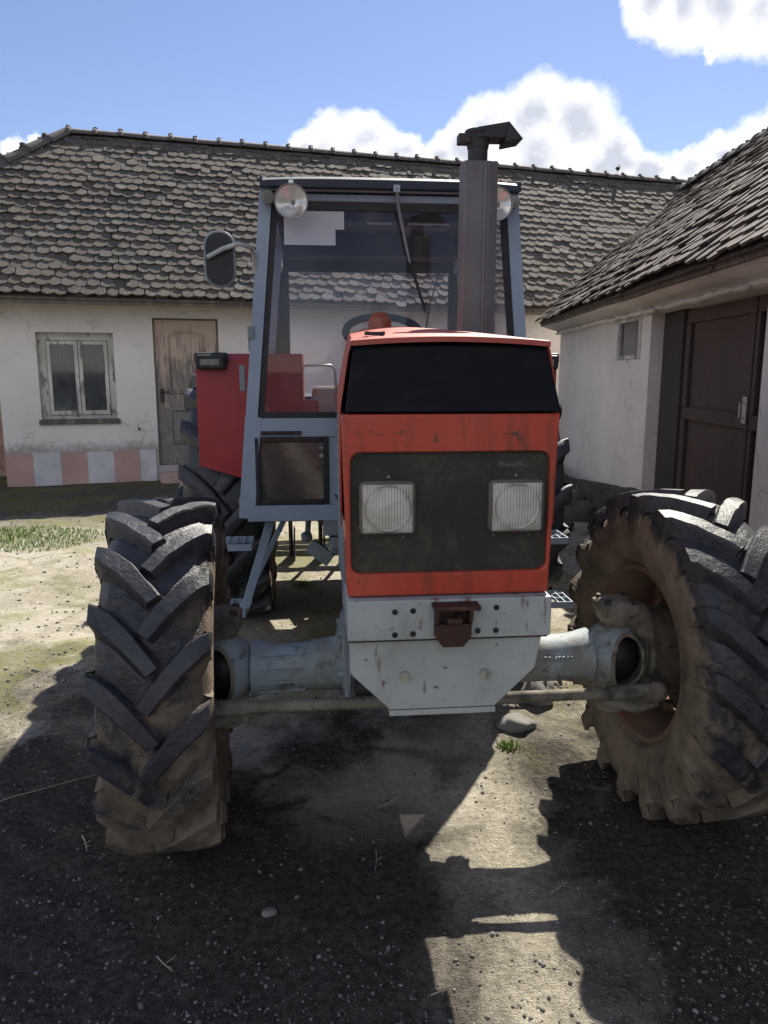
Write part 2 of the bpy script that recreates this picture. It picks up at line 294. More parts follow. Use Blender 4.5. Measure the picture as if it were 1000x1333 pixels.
# ------------------------------------------------------------------ mesh builder
class MB:
    def __init__(s): s.v = []; s.f = []; s.mi = []; s.cur = 0
    def add(s, vs, fs):
        o = len(s.v); s.v += [tuple(v) for v in vs]
        for f in fs: s.f.append(tuple(i+o for i in f)); s.mi.append(s.cur)
        return s
    def box(s, a, b):
        x0,y0,z0 = a; x1,y1,z1 = b
        return s.add([(x0,y0,z0),(x1,y0,z0),(x1,y1,z0),(x0,y1,z0),(x0,y0,z1),(x1,y0,z1),(x1,y1,z1),(x0,y1,z1)],
              [(0,3,2,1),(4,5,6,7),(0,1,5,4),(1,2,6,5),(2,3,7,6),(3,0,4,7)])
    def hexa(s, p):   # 8 points, bottom 4 then top 4
        return s.add(p, [(0,3,2,1),(4,5,6,7),(0,1,5,4),(1,2,6,5),(2,3,7,6),(3,0,4,7)])
    def beam(s, p, q, w, h, up=(0,0,1)):
        p = Vector(p); q = Vector(q); d = (q-p).normalized(); up = Vector(up)
        if abs(d.dot(up)) > .98: up = Vector((0,1,0))
        a = d.cross(up).normalized()*w/2; b = a.cross(d).normalized()*h/2
        return s.hexa([p-a-b, p+a-b, q+a-b, q-a-b, p-a+b, p+a+b, q+a+b, q-a+b])
    def tube(s, pts, r, n=12, caps=True):
        pts = [Vector(p) for p in pts]; rs = r if isinstance(r, (list, tuple)) else [r]*len(pts)
        vs = []; fs = []; ref = None
        for i, p in enumerate(pts):
            d = (pts[min(i+1, len(pts)-1)] - pts[max(i-1, 0)]).normalized()
            if ref is None:
                ref = Vector((0,0,1)) if abs(d.z) < .9 else Vector((1,0,0))
            a = (ref - d*ref.dot(d)).normalized(); ref = a; b = d.cross(a)
            for k in range(n):
                t = 2*pi*k/n; vs.append(p + (a*cos(t)+b*sin(t))*rs[i])
        for i in range(len(pts)-1):
            for k in range(n):
                k2 = (k+1) % n; fs.append((i*n+k, i*n+k2, (i+1)*n+k2, (i+1)*n+k))
        if caps:
            fs.append(tuple(range(n))[::-1]); fs.append(tuple((len(pts)-1)*n+k for k in range(n)))
        return s.add(vs, fs)
    def lathe(s, prof, n=32, axis='x', c=(0,0,0), closed=False):
        """prof: (position along axis, radius)"""
        vs = []; fs = []; m = len(prof)
        for k in range(n):
            t = 2*pi*k/n
            for a, r in prof:
                u, w = r*cos(t), r*sin(t)
                vs.append({'x': (c[0]+a, c[1]+u, c[2]+w), 'y': (c[0]+u, c[1]+a, c[2]+w), 'z': (c[0]+u, c[1]+w, c[2]+a)}[axis])
        for k in range(n):
            k2 = (k+1) % n
            for i in range(m if closed else m-1):
                j = (i+1) % m; fs.append((k*m+i, k2*m+i, k2*m+j, k*m+j))
        return s.add(vs, fs)
    def prism(s, poly, y0, y1, ax='y'):
        """poly of (x,z) extruded along y (or (y,z) along x)"""
        n = len(poly)
        if ax == 'y': a = [(x,y0,z) for x,z in poly]; b = [(x,y1,z) for x,z in poly]
        elif ax == 'x': a = [(y0,x,z) for x,z in poly]; b = [(y1,x,z) for x,z in poly]
        else: a = [(x,z,y0) for x,z in poly]; b = [(x,z,y1) for x,z in poly]
        return s.add(a+b, [tuple(range(n)), tuple(range(n, 2*n))[::-1]] + [(i, i+n, (i+1)%n+n, (i+1)%n) for i in range(n)])
    def blob(s, c, r, seed=0, n=2, amp=.25, sq=(1,1,1)):
        bm = bmesh.new(); bmesh.ops.create_icosphere(bm, subdivisions=n, radius=1)
        vs = []
        for v in bm.verts:
            k = 1 + amp*noise.noise(v.co*1.3 + Vector((seed*3.1, seed*1.7, seed)))
            vs.append((c[0]+v.co.x*r*k*sq[0], c[1]+v.co.y*r*k*sq[1], c[2]+v.co.z*r*k*sq[2]))
        fs = [tuple(v.index for v in f.verts) for f in bm.faces]; bm.free()
        return s.add(vs, fs)
    def build(s, name, mats, parent=None, bevel=0, smooth=None, seg=2, fix=True):
        me = bpy.data.meshes.new(name); me.from_pydata(s.v, [], s.f); 
        if not isinstance(mats, (list, tuple)): mats = [mats]
        for m_ in mats: me.materials.append(m_)
        if len(mats) > 1: me.polygons.foreach_set('material_index', s.mi)
        if fix:
            bm = bmesh.new(); bm.from_mesh(me); bmesh.ops.recalc_face_normals(bm, faces=bm.faces); bm.to_mesh(me); bm.free()
        if smooth is not None:
            me.polygons.foreach_set('use_smooth', [True]*len(me.polygons)); me.set_sharp_from_angle(angle=R(smooth))
        me.update()
        o = bpy.data.objects.new(name, me); COL.objects.link(o)
        if parent: o.parent = parent
        if bevel:
            b = o.modifiers.new('bevel', 'BEVEL'); b.width = bevel; b.segments = seg; b.limit_method = 'ANGLE'; b.angle_limit = R(35)
        return o
def thing(name, label, cat, loc=(0,0,0), rz=0, group=None):
    o = bpy.data.objects.new(name, None); COL.objects.link(o); o.empty_display_size = .2
    o.location = loc; o.rotation_euler = (0,0,rz); return tag(o, label, cat, group)
def tag(o, label=None, cat=None, group=None, kind=None):
    if label: o['label'] = label
    if cat: o['category'] = cat
    if group: o['group'] = group
    if kind: o['kind'] = kind
    return o
def rrect(x0, z0, x1, z1, r, n=5):
    pts = []
    for cx, cz, a0 in ((x1-r,z1-r,0),(x0+r,z1-r,90),(x0+r,z0+r,180),(x1-r,z0+r,270)):
        for i in range(n+1):
            a = R(a0+90*i/n); pts.append((cx+r*cos(a), cz+r*sin(a)))
    return pts

# ------------------------------------------------------------------ ground
def gz(x, y):
    s = .115*max(0., min(1., (y-5.5)/4.0)) + .02*max(0., min(1., (x-1.8)/2))
    p = Vector((x, y, 0))
    h = .022*noise.noise(p*.8) + .010*noise.noise(p*3.1) + .006*noise.noise(p*9.0) + .003*noise.noise(p*23)
    # tyre ruts running past the left front wheel
    ry = x*.6 + y*.8 + .15*noise.noise(p*1.2)
    k = max(0, 1-abs(x+1.25)/.75)*max(0, 1-abs(y-2.0)/1.4)
    h += k*.017*sin(ry*42 + 2*noise.noise(p*3))
    if abs(x) > 20 or abs(y) > 25: h *= .3
    return s + h
def axis_pts(lo, hi, step, far):
    a = []; x = lo
    while x < hi+1e-6: a.append(x); x += step
    st = step; x = a[-1]
    while x < far: st *= 1.35; x += st; a.append(x)
    st = step; x = a[0]; L = []
    while x > -far: st *= 1.35; x -= st; L.append(x)
    return L[::-1] + a
xs = axis_pts(-5.5, 3.2, .035, 400); ys = axis_pts(1.0, 9.5, .035, 400)
g = MB(); nx, ny = len(xs), len(ys)
g.v = [(x, y, gz(x, y)) for y in ys for x in xs]
g.f = [(j*nx+i, j*nx+i+1, (j+1)*nx+i+1, (j+1)*nx+i) for j in range(ny-1) for i in range(nx-1)]; g.mi = [0]*len(g.f)
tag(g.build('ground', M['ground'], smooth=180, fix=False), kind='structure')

# pebbles: nobody could count them
pb = MB(); ico = bmesh.new(); bmesh.ops.create_icosphere(ico, subdivisions=1, radius=1)
iv = [v.co.copy() for v in ico.verts]; iF = [tuple(v.index for v in f.verts) for f in ico.faces]; ico.free()
def pebble(x, y, r):
    q = Matrix.Rotation(random.random()*6.3, 3, 'Z') @ Matrix.Diagonal((random.uniform(.8,1.4), random.uniform(.7,1), random.uniform(.45,.8)))
    z = gz(x, y); pb.add([((q@v)*r*random.uniform(.85,1.15) + Vector((x, y, z+r*.25))) for v in iv], iF)
for i in range(11000):
    y = 1.35 + 3.8*random.random()**1.5; x = random.uniform(-.68, .68)*y
    if noise.noise(Vector((x*1.6, y*1.6, 3))) + random.uniform(-.35,.35) < -.05: continue
    pebble(x, y, random.choice((.002,.0028,.0035,.0042,.006)) * random.uniform(.7,1.3))
for i in range(1800):
    x = random.uniform(-5, 2); y = random.uniform(3.5, 9); pebble(x, y, random.uniform(.004,.013))
for i in range(800):
    y = 1.35 + 3.2*random.random(); x = random.uniform(-.68, .68)*y
    if noise.noise(Vector((x*2.3, y*2.3, 9))) > -.05: pebble(x, y, random.uniform(.004,.009))
tag(pb.build('gravel', M['pebble'], smooth=180, fix=False), 'loose small gravel scattered over the courtyard dirt', 'gravel', kind='stuff')

def stone(x, y, r, label, sq=(1.2,.9,.6), seed=1, group=None, mat='stone'):
    b = MB().blob((0,0,r*.3), r, seed, 3, .45, sq)
    o = b.build('stone', M[mat], smooth=180); o.location = (x, y, gz(x,y)); tag(o, label, 'stone', group); return o
stone(-.34, 2.02, .018, 'pale flat pebble lying alone in the shade in front of the left front wheel', seed=3)
stone(.74, 3.55, .09, 'grey boulder under the lower right step of the tractor', (1,1,.9), 5)
stone(.60, 3.25, .06, 'light rough stone just behind the right half of the front axle', (1.3,1,.6), 8)
stone(1.32, 3.6, .07, 'dusty stone right behind the right front wheel', (1.1,1,.8), 11)
stone(-.02, 3.95, .05, 'small sunlit stone on the ground under the cab', (1.5,.8,.5), 14)
stone(.04, 1.62, .013, 'tiny white pebble at the left edge of the sunlit patch near the camera', (1.1,1,.7), 16)
stone(-3.55, 5.9, .05, 'grey stone in the gravel at the left edge of the yard', (1.3,1,.6), 18)
# fallen rubble along the outbuilding plinth
k = 0
for (x, y, r, lab) in ((2.15,8.6,.12,'dark rubble lump at the foot of the outbuilding wall, farthest one'),(2.05,7.9,.16,'largest dark rubble lump at the foot of the outbuilding wall'),
                       (2.1,7.2,.11,'dark rubble lump under the outbuilding wall beside the doorway'),(1.75,7.4,.09,'low rubble lump lying out from the outbuilding wall')):
    k += 1; stone(x, y, r, lab, (1.3,1.1,.8), 20+k, 'rubble along the outbuilding', 'plinth')
def twig(p, q, label, r=.0025):
    P = Vector((p[0], p[1], gz(*p)+.008)); Q = Vector((q[0], q[1], gz(*q)+.012)); pts = []
    for i in range(7):
        t = i/6; v = P.lerp(Q, t); v += Vector((noise.noise(v*7)*.012, noise.noise(v*9+Vector((5,0,0)))*.012, abs(noise.noise(v*5))*.01)); pts.append(v)
    m_ = MB().tube(pts, [r*(1.1-.6*i/6) for i in range(7)], 6)
    mid = P.lerp(Q, .55); m_.tube([mid, mid+Vector((.02,.015,.006))], r*.5, 5)
    tag(m_.build('straw', M['straw'], smooth=60), label, 'straw')
twig((-1.05,2.42), (-1.0,2.32), 'short pale straw left of the left front wheel')
twig((-1.45,2.62), (-1.05,2.9), 'long thin twig on the ruts at the left edge', .0016)
twig((-.62,1.86), (-.57,1.80), 'short straw on dark soil near the lower left corner', .002)
twig((-.02,2.6), (.06,2.66), 'straw on the shaded dirt in front of the bumper plate', .002)
twig((.52,2.12), (.58,2.17), 'straw in the shadow of the right front wheel', .002)
twig((.12,1.70), (.17,1.72), 'brown twig across the sunlit patch near the camera', .002)
twig((-.02,2.33), (-.03,2.22), 'straw standing out left of the sunlit strip of ground', .002)

def tuft(name, cx, cy, rad, n, h, label, kind=None, cat='grass'):
    b = MB()
    for i in range(n):
        a = random.random()*6.283; r = rad*sqrt(random.random()); x = cx+r*cos(a)*1.6; y = cy+r*sin(a)
        z = gz(x,y)-.003; hh = h*random.uniform(.4,1.1)*(1-.5*r/rad); d = random.random()*6.283; w = random.uniform(.002,.005)
        lx, ly = cos(d)*hh*random.uniform(.2,.8), sin(d)*hh*random.uniform(.2,.8); px, py = -sin(d)*w, cos(d)*w
        b.add([(x-px,y-py,z),(x+px,y+py,z),(x+lx*.4+px*.8,y+ly*.4+py*.8,z+hh*.65),(x+lx*.4-px*.8,y+ly*.4-py*.8,z+hh*.65),(x+lx,y+ly,z+hh)],
              [(0,1,2,3),(3,2,4)])
    o = b.build(name, M['grass'], fix=False); tag(o, label, cat, kind=kind); return o
tuft('grass', -3.45, 7.05, .5, 2600, .07, 'bright green grass patch along the shadow edge at the far left', 'stuff')
tuft('grass', -3.9, 6.4, .35, 700, .035, 'low sparse grass in the gravel at the left edge', 'stuff')
tuft('weed', .53, 3.06, .035, 90, .05, 'small green weed tuft in the dirt right below the front axle', None, 'weed')
tuft('weed', -.62, 5.6, .05, 80, .06, 'small weed tuft on the ground beyond the left rear wheel', None, 'weed')

# ------------------------------------------------------------------ roof tiles
def tiles(mb, W, L, tw, ex, org, ux, uv, un, keep=lambda s, t: True, jit=.006, tlen=None, sag=None):
    """rows of beaver-tail tiles; s along the eave, t up the slope"""
    tlen = tlen or ex*1.9; rows = int(L/ex)+1; cols = int(W/tw)+1; th = .019
    for r in range(rows):
        for c in range(cols):
            s0 = c*tw + (tw/2 if r % 2 else 0); t0 = r*ex - .03
            if not keep(s0+tw/2, t0+ex*.5): continue
            s0 += random.uniform(-.006,.006); t0 += random.uniform(-.010,.008) - (random.uniform(.02,.07) if random.random() < .02 else 0); tilt = random.uniform(-.004,.012); ln = min(tlen, L-t0+.02)
            lift = .030 + random.uniform(-jit, jit); yaw = random.uniform(-.03,.03)
            sg = sag(s0, t0) if sag else 0
            w = tw-.004
            kk = random.uniform(.8,1.3); out = [(0,.034*kk),(w*.12,.022*kk),(w*.32,.006*kk),(w*.5,0),(w*.68,.006*kk),(w*.88,.022*kk),(w,.034*kk),(w,ln),(0,ln)]
            vs = []
            for layer in (0, 1):
                for (a, b) in out:
                    h = lift*(1-b/ln)+tilt*(1-b/ln) + (0 if layer else -th) + .012 + sg
                    vs.append(org + ux*(s0+a+yaw*b) + uv*(t0+b) + un*h)
            n = len(out)
            mb.add(vs, [tuple(range(n)), tuple(range(n, 2*n))[::-1]] + [(i, i+n, (i+1)%n+n, (i+1)%n) for i in range(n)])
def ridge_run(mb, P, Q, r=.10, step=.37, up=Vector((0,0,1))):
    d = (Q-P); n = int(d.length/step); d.normalize(); a = d.cross(up).normalized(); b = a.cross(d).normalized()
    for i in range(n):
        p0 = P + d*step*i
        rings = [(0, r*1.22), (.035, r*1.22), (.05, r*1.02), (step+.02, r*.92)]
        wob = random.uniform(-.008,.008); vs = []; m = 9
        for (t, rr) in rings:
            for k in range(m):
                an = pi*k/(m-1); vs.append(p0 + d*t + a*cos(an)*rr + b*(sin(an)*rr*.8 - .02 + wob))
        fs = [(j*m+k, j*m+k+1, (j+1)*m+k+1, (j+1)*m+k) for j in range(len(rings)-1) for k in range(m-1)] + [tuple(range(m))]
        mb.add(vs, fs)
        mb.blob(p0 + b*(r*.80+wob) + d*.02, .035, i, 1, .4, (1.2,1,.8))

def wall_panel(mb, L, z0, z1, openings, y=0, thick=.35, flip=1):
    """wall in local x-z with rectangular openings (x0,z0,x1,z1) and reveals"""
    xsn = sorted({0, L} | {o[0] for o in openings} | {o[2] for o in openings}); zsn = sorted({z0, z1} | {max(z0,o[1]) for o in openings} | {o[3] for o in openings})
    for i in range(len(xsn)-1):
        for j in range(len(zsn)-1):
            cx, cz = (xsn[i]+xsn[i+1])/2, (zsn[j]+zsn[j+1])/2
            if any(o[0] < cx < o[2] and o[1] < cz < o[3] for o in openings): continue
            mb.add([(xsn[i],y,zsn[j]),(xsn[i+1],y,zsn[j]),(xsn[i+1],y,zsn[j+1]),(xsn[i],y,zsn[j+1])], [(0,1,2,3)])
    yb = y+thick*flip
    for (a, b, c, d) in openings:
        b = max(b, z0)
        mb.add([(a,y,b),(a,yb,b),(a,yb,d),(a,y,d)], [(0,1,2,3)]); mb.add([(c,y,b),(c,yb,b),(c,yb,d),(c,y,d)], [(3,2,1,0)])
        mb.add([(a,y,d),(c,y,d),(c,yb,d),(a,yb,d)], [(0,1,2,3)]); mb.add([(a,y,b),(c,y,b),(c,yb,b),(a,yb,b)], [(3,2,1,0)])

# ------------------------------------------------------------------ house
HA = R(17)
house = thing('house', 'long low white farmhouse with mossy beaver tail tile roof behind the tractor', 'house', (-4.87, 9.84, 0), HA)
DOOR = (1.90, .32, 2.75, 2.27); WIN = (.47, .95, 1.40, 2.07)
HL = 14.5
w = MB(); wall_panel(w, HL, -.1, 2.66, [DOOR, WIN])
w.add([(0,0,-.1),(0,6.3,-.1),(0,6.3,2.66),(0,0,2.66)], [(0,1,2,3)])
w.add([(HL,0,-.1),(HL,6.3,-.1),(HL,6.3,2.66),(HL,0,2.66)], [(3,2,1,0)])
w.add([(0,6.3,-.1),(HL,6.3,-.1),(HL,6.3,2.66),(0,6.3,2.66)], [(0,1,2,3)])
w.build('wall', M['plaster_house'], house, fix=False)
# chequered painted plinth
edges = [0, .33, .66, .99, 1.32, 1.655, 1.86]
base_a = MB()
for i in range(6):
    base_a.cur = i % 2; base_a.box((edges[i],-.018,-.05), (edges[i+1]-.001, .0-.001, .53 + .006*(i%3)))
base_a.build('painted_plinth', [M['pink'], M['white_sq']], house)
st = MB().box((1.90,-.32,-.05), (2.24,-.003,.24)); st.cur = 1; st.box((2.26,-.26,-.05),(2.80,-.003,.20))
st.build('door_step', [M['pink'], M['stone']], house, bevel=.012)
pl = MB().box((2.81,-.025,-.1), (HL,-.002,.42)); pl.build('rear_plinth', M['plinth'], house)
# roof
PITCH = R(45); TP = math.tan(PITCH); EV = -.42; EZ = 2.62 - .12*TP; RV = 2.08; RZ = EZ + (RV-EV)*TP
XL = .88 - (RV-EV)*1.3; XR = HL+.4; XRr = 13.2
ux = Vector((1,0,0)); uv = Vector((0,cos(PITCH),sin(PITCH))); un = Vector((0,-sin(PITCH),cos(PITCH)))
org = Vector((XL, EV, EZ)); SL = (RV-EV)/cos(PITCH)
def keep_h(s, t):
    f = t/SL; left = (.88-XL)*f
    return s > left+.02 and XL+s < XR - (XR-XRr)*f
def sag_h(s, t): return .035*noise.noise(Vector((s*.35, t*.6, 1.0))) + .012*noise.noise(Vector((s*1.4, t*1.5, 7.0)))
tb = MB(); tiles(tb, XR-XL, SL, .150, .155, org, ux, uv, un, keep_h, .007, sag=sag_h)
r_ = MB()
r_.add([(XL,EV,EZ-.06),(XR,EV,EZ-.06),(XRr,RV,RZ-.06),(.88,RV,RZ-.06),(XL,2*RV-EV,EZ-.06),(XR,2*RV-EV,EZ-.06)],
       [(0,1,2,3),(3,2,5,4),(4,0,3),(1,5,2),(0,4,5,1)])
roof = r_.build('roof', M['old_wood'], house, fix=False)
tb.build('tile_field', M['tile'], roof, fix=False)
rg = MB(); ridge_run(rg, Vector((.88,RV,RZ+.02)), Vector((XRr,RV,RZ+.02)), .105, .36)
ridge_run(rg, Vector((XL,EV,EZ+.02)), Vector((.88,RV,RZ+.03)), .12, .40)
rg.build('ridge_tiles', M['ridge'], roof, smooth=50)
# back slope tiles as plain battened slope edge
fb = MB().box((XL+.1,EV+.02,EZ-.11), (XR,EV+.05,EZ-.03)); fb.build('eave_board', M['old_wood'], roof)
for i in range(13):
    s = .10 + i*.965 + (.015 if i % 2 else -.01)
    b = MB(); z = 2.515 - (.01 if i % 3 == 0 else 0)
    pr = [(-.38,z-.02),(-.36,z-.06),(-.30,z-.075),(0,z-.075),(0,z+.065),(-.38,z+.065)]
    b.prism(pr, s-.075, s+.075, 'x'); b.build('rafter_end', M['old_wood'], house, bevel=.012)
sb = MB().box((-.28,-.12,2.30),(-.003,.12,2.42)); sb.build('beam_stub', M['old_wood'], house, bevel=.008)
# window
wy = .10
fr = MB(); x0,z0,x1,z1 = WIN
for a, b in (((x0,wy,z0),(x0+.10,wy+.06,z1)), ((x1-.08,wy,z0),(x1,wy+.06,z1)), ((x0+.10,wy,z1-.10),(x1-.08,wy+.06,z1)), ((x0+.10,wy,z0),(x1-.08,wy+.06,z0+.06))): fr.box(a, b)
win = fr.build('window', M['peel_white'], house, bevel=.006)
mx = (x0+x1)/2+.02
for (a, c) in ((x0+.105, mx-.004), (mx+.004, x1-.085)):
    s_ = MB(); lo, hi = z0+.065, z1-.105; t = .045
    s_.box((a,wy-.02,lo),(a+t,wy+.02,hi)); s_.box((c-t,wy-.02,lo),(c,wy+.02,hi)); s_.box((a+t,wy-.02,hi-t),(c-t,wy+.02,hi)); s_.box((a+t,wy-.02,lo),(c-t,wy+.02,lo+t+.01))
    s_.build('sash', M['peel_white'], win, bevel=.004)
    MB().box((a+t,wy+.0,lo+t),(c-t,wy+.004,hi-t)).build('pane', M['pane'], win)
MB().box((x0-.03,-.045,z0-.05),(x1+.03,wy-.0,z0+.012)).build('sill', M['old_wood'], win, bevel=.008)
cu = MB()
for (a, c) in ((x0+.13, mx-.12), (mx+.02, x1-.10)):
    n = 26; vs = []; 
    for i in range(n):
        x = a+(c-a)*i/(n-1); yy = wy+.14+.018*sin(i*1.3)+.01*sin(i*2.9)
        vs += [(x,yy,z0+.03+.02*sin(i)),(x,yy,z1-.06)]
    cu.add(vs, [(2*i,2*i+2,2*i+3,2*i+1) for i in range(n-1)])
cu.build('curtain', M['curtain'], win, smooth=180)
MB().box((x0+.01,.345,z0+.01),(x1-.01,.40,z1-.01)).build('dark_interior', M['room'], win)
# door
x0,z0,x1,z1 = DOOR; dy = .05
d = MB(); d.box((x0+.022,dy,z0+.01),(x1-.022,dy+.045,z1-.022))
door = d.build('door', M['door'], house)
f = MB()
for a, b in (((x0,dy-.03,z0),(x0+.02,dy+.05,z1)), ((x1-.02,dy-.03,z0),(x1,dy+.05,z1)), ((x0+.02,dy-.03,z1-.02),(x1-.02,dy+.05,z1))): f.box(a, b)
f.build('door_frame', M['old_wood'], door)
pm = MB()
def arch_ring(mb, xa, za, xb, zb, rise, w, y0, y1):
    def outline(o):
        pts = [(xa+o,za+o),(xb-o,za+o),(xb-o,zb-o)]
        for i in range(1, 10):
            t = i/10; pts.append((xb-o+(xa-xb+2*o)*t, zb-o+rise*sin(pi*t)))
        pts.append((xa+o, zb-o)); return pts
    A, B = outline(0), outline(w); n = len(A)
    vs = [(x,y1,z) for x,z in A]+[(x,y0,z) for x,z in outline(w*.5)]+[(x,y1,z) for x,z in B]
    mb.add(vs, [(i,(i+1)%n,(i+1)%n+n,i+n) for i in range(n)]+[(i+n,(i+1)%n+n,(i+1)%n+2*n,i+2*n) for i in range(n)])
arch_ring(pm, x0+.17,z0+.95,x1-.17,z1-.20,.045,.045,dy-.022,dy-.001)
arch_ring(pm, x0+.17,z0+.27,x1-.17,z0+.76,.0,.045,dy-.022,dy-.001)
pm.build('panel_moulding', M['door'], door, fix=False)
dp = MB(); dp.box((x0+.22,dy-.012,z0+1.0),(x1-.22,dy-.001,z1-.24)); dp.box((x0+.22,dy-.012,z0+.32),(x1-.22,dy-.001,z0+.71)); dp.build('door_panel', M['door'], door, bevel=.01)
hd = MB().tube([(x0+.085,dy-.002,z0+.985),(x0+.085,dy-.05,z0+.985),(x0+.19,dy-.055,z0+.98)], .010, 8); hd.box((x0+.06,dy-.01,z0+.84),(x0+.11,dy-.002,z0+1.03)); hd.build('handle', M['dark'], door, bevel=.003)
# fittings
MB().lathe([(0,.0),(0,.02),(-.03,.018),(-.03,0)],10,'y',(1.66,0,1.32-.5)).build('wall_hook', M['old_wood'], house)

bird = MB(); B0 = Vector((0,0,0))
bird.tube([(-.09,0,.075),(-.045,0,.07),(-.01,0,.07),(.03,0,.085),(.05,0,.11),(.075,0,.135),(.095,0,.135),(.115,0,.13)], [.004,.012,.032,.036,.026,.022,.014,.002], 10)
bo = bird.build('bird', M['bird'], smooth=180)
MB().tube([(.01,.012,.05),(.012,.012,0)],.003,5).tube([(.01,-.012,.05),(.012,-.012,0)],.003,5).build('leg', M['bird'], bo)
wg = MB().blob((-.02,0,.078),.04,2,2,.1,(1.3,.95,.5)); wg.build('wing', M['bird'], bo, smooth=180)
P = Matrix.Rotation(HA,3,'Z') @ Vector((10.15, RV, 0)); bo.location = (-4.87+P.x, 9.84+P.y, RZ+.10); bo.rotation_euler=(0,0,R(60))
tag(bo, 'tiny dark bird perched on the ridge of the farmhouse roof', 'bird')

# low wall to the left of the house
cw = thing('courtyard_wall', 'reddish rough plastered wall at the far left beside the farmhouse', 'wall', (-4.87, 9.84, 0), HA)
MB().box((-7,1.0,-.1),(-.06,1.3,1.62)).build('masonry', M['brickred'], cw, bevel=.02)
ct = MB(); tiles(ct, 6.9, .62, .168, .19, Vector((-7,.80,1.60)), Vector((1,0,0)), Vector((0,cos(.6),sin(.6))), Vector((0,-sin(.6),cos(.6))))
ct.build('coping_tiles', M['tile'], cw, fix=False)

# ------------------------------------------------------------------ outbuilding (local x runs from far end to near end, facing the yard)
far = Vector((2.49, 11.1)); near = Vector((2.12, -1.0)); dvec = (near-far); SLn = dvec.length; ang = atan2(dvec.y, dvec.x)
shed = thing('outbuilding', 'low white outbuilding with brown double doors and sloping tile roof on the right', 'outbuilding', (far.x, far.y, 0), ang)
# local +x toward the camera, local -y ... yard side: rotate so that local y points to the yard
# direction (dx,dy)~(0,-1): left normal = (+1,0)*? -> local +y = (-dy,dx) = (+,..) east; the yard is local -y
def sx_(Y): return (far.y-Y)/(far.y-near.y)*SLn
D0, D1 = sx_(6.98), sx_(4.74); W0, W1 = sx_(8.05), sx_(7.25)
w = MB(); wall_panel(w, SLn, .2, 2.45, [(D0,.2,D1,2.09), (W0,1.70,W1,2.09)], 0, .28, 1)
# plaster starts higher towards the doorway
w.add([(0,0,-.1),(0,3.4,-.1),(0,3.3,2.3),(0,1.55,3.9),(0,0,2.4)], [(0,1,2,3,4)])
w.build('wall', M['plaster_shed'], shed, fix=False)
pl = MB(); n = 40
for seg in ((0.0, D0-.02), (D1+.02, SLn)):
    vs = []
    for i in range(n+1):
        x = seg[0]+(seg[1]-seg[0])*i/n; yy = 11.1-x
        zt = (.20 + max(0, min(.33, (10-yy)*.10))) if seg[0] == 0 else .35
        zt += .02*noise.noise(Vector((x*3,0,0))); o = .03+.02*noise.noise(Vector((x*2,4,0)))
        vs += [(x,-o-.05,-.1),(x,-o,zt),(x,.0,zt+.012)]
    pl.add(vs, [(3*i,3*i+3,3*i+4,3*i+1) for i in range(n)]+[(3*i+1,3*i+4,3*i+5,3*i+2) for i in range(n)]+[(0,1,2),(3*n,3*n+2,3*n+1)])
pl.build('plinth', M['plinth'], shed, fix=False)
# jambs, doors
DY = .16
jb = MB().box((D0+.01,DY-.05,.0),(D0+.50,DY+.05,2.085)); jb.build('door_post', M['door_dark'], shed, bevel=.006)
def leaf(xa, xb):
    l = MB().box((xa,DY,.15),(xb,DY+.04,2.08)); o = l.build('door_leaf', M['brown_door'], shed)
    q = MB(); t = .10 if xb-xa > .8 else .05
    for zz in (.17, 1.20, 1.97): q.box((xa+.003,DY-.028,zz),(xb-.003,DY-.002,zz+.10))
    q.box((xa+.003,DY-.030,.272),(xa+t,DY-.002,1.198)); q.box((xb-t,DY-.030,.272),(xb-.003,DY-.002,1.198))
    q.box((xa+.003,DY-.030,1.302),(xa+t,DY-.002,1.968)); q.box((xb-t,DY-.030,1.302),(xb-.003,DY-.002,1.968))
    q.build('door_rails', M['brown_door'], o, bevel=.004); return o
DM = sx_(5.18)
l1 = leaf(D0+.51, DM-.01); l2 = leaf(DM+.01, D1-.01)
ht = MB().tube([(DM-.05,DY-.03,1.28),(DM-.05,DY-.07,1.28),(DM-.05,DY-.07,1.38),(DM-.05,DY-.03,1.38)],.008,8); ht.box((DM-.085,DY-.04,1.24),(DM-.02,DY-.030,1.42)); ht.build('handle', M['chrome'], l1, bevel=.002)
MB().box((D0,.0,-.1),(D1,.3,.15)).build('threshold', M['plinth'], shed, bevel=.01)
lt = MB().box((D0-.05,-.012,2.095),(D1+.05,.02,2.16)); lt.build('lintel', M['plaster_shed'], shed, bevel=.01)
vb = MB().box((sx_(5.35),-.014,2.17),(sx_(5.12),-.002,2.215)); vb.build('vent_hole', M['door_dark'], shed)
# shed window
f = MB(); z0, z1 = 1.70, 2.09; t = .035
for a, b in (((W0,-.015,z0),(W0+t*2,.03,z1)), ((W1-t*2,-.015,z0),(W1,.03,z1)), ((W0+t*2,-.015,z1-t),(W1-t*2,.03,z1)), ((W0+t*2,-.015,z0),(W1-t*2,.03,z0+t))): f.box(a,b)
swin = f.build('window', M['peel_white'], shed, bevel=.004)
MB().box((W0+t*2,.012,z0+t),(W1-t*2,.016,z1-t)).build('pane', M['pane'], swin)
MB().box((W0+.02,.27,z0),(W1-.02,.3,z1)).build('dark_interior', M['room'], swin)
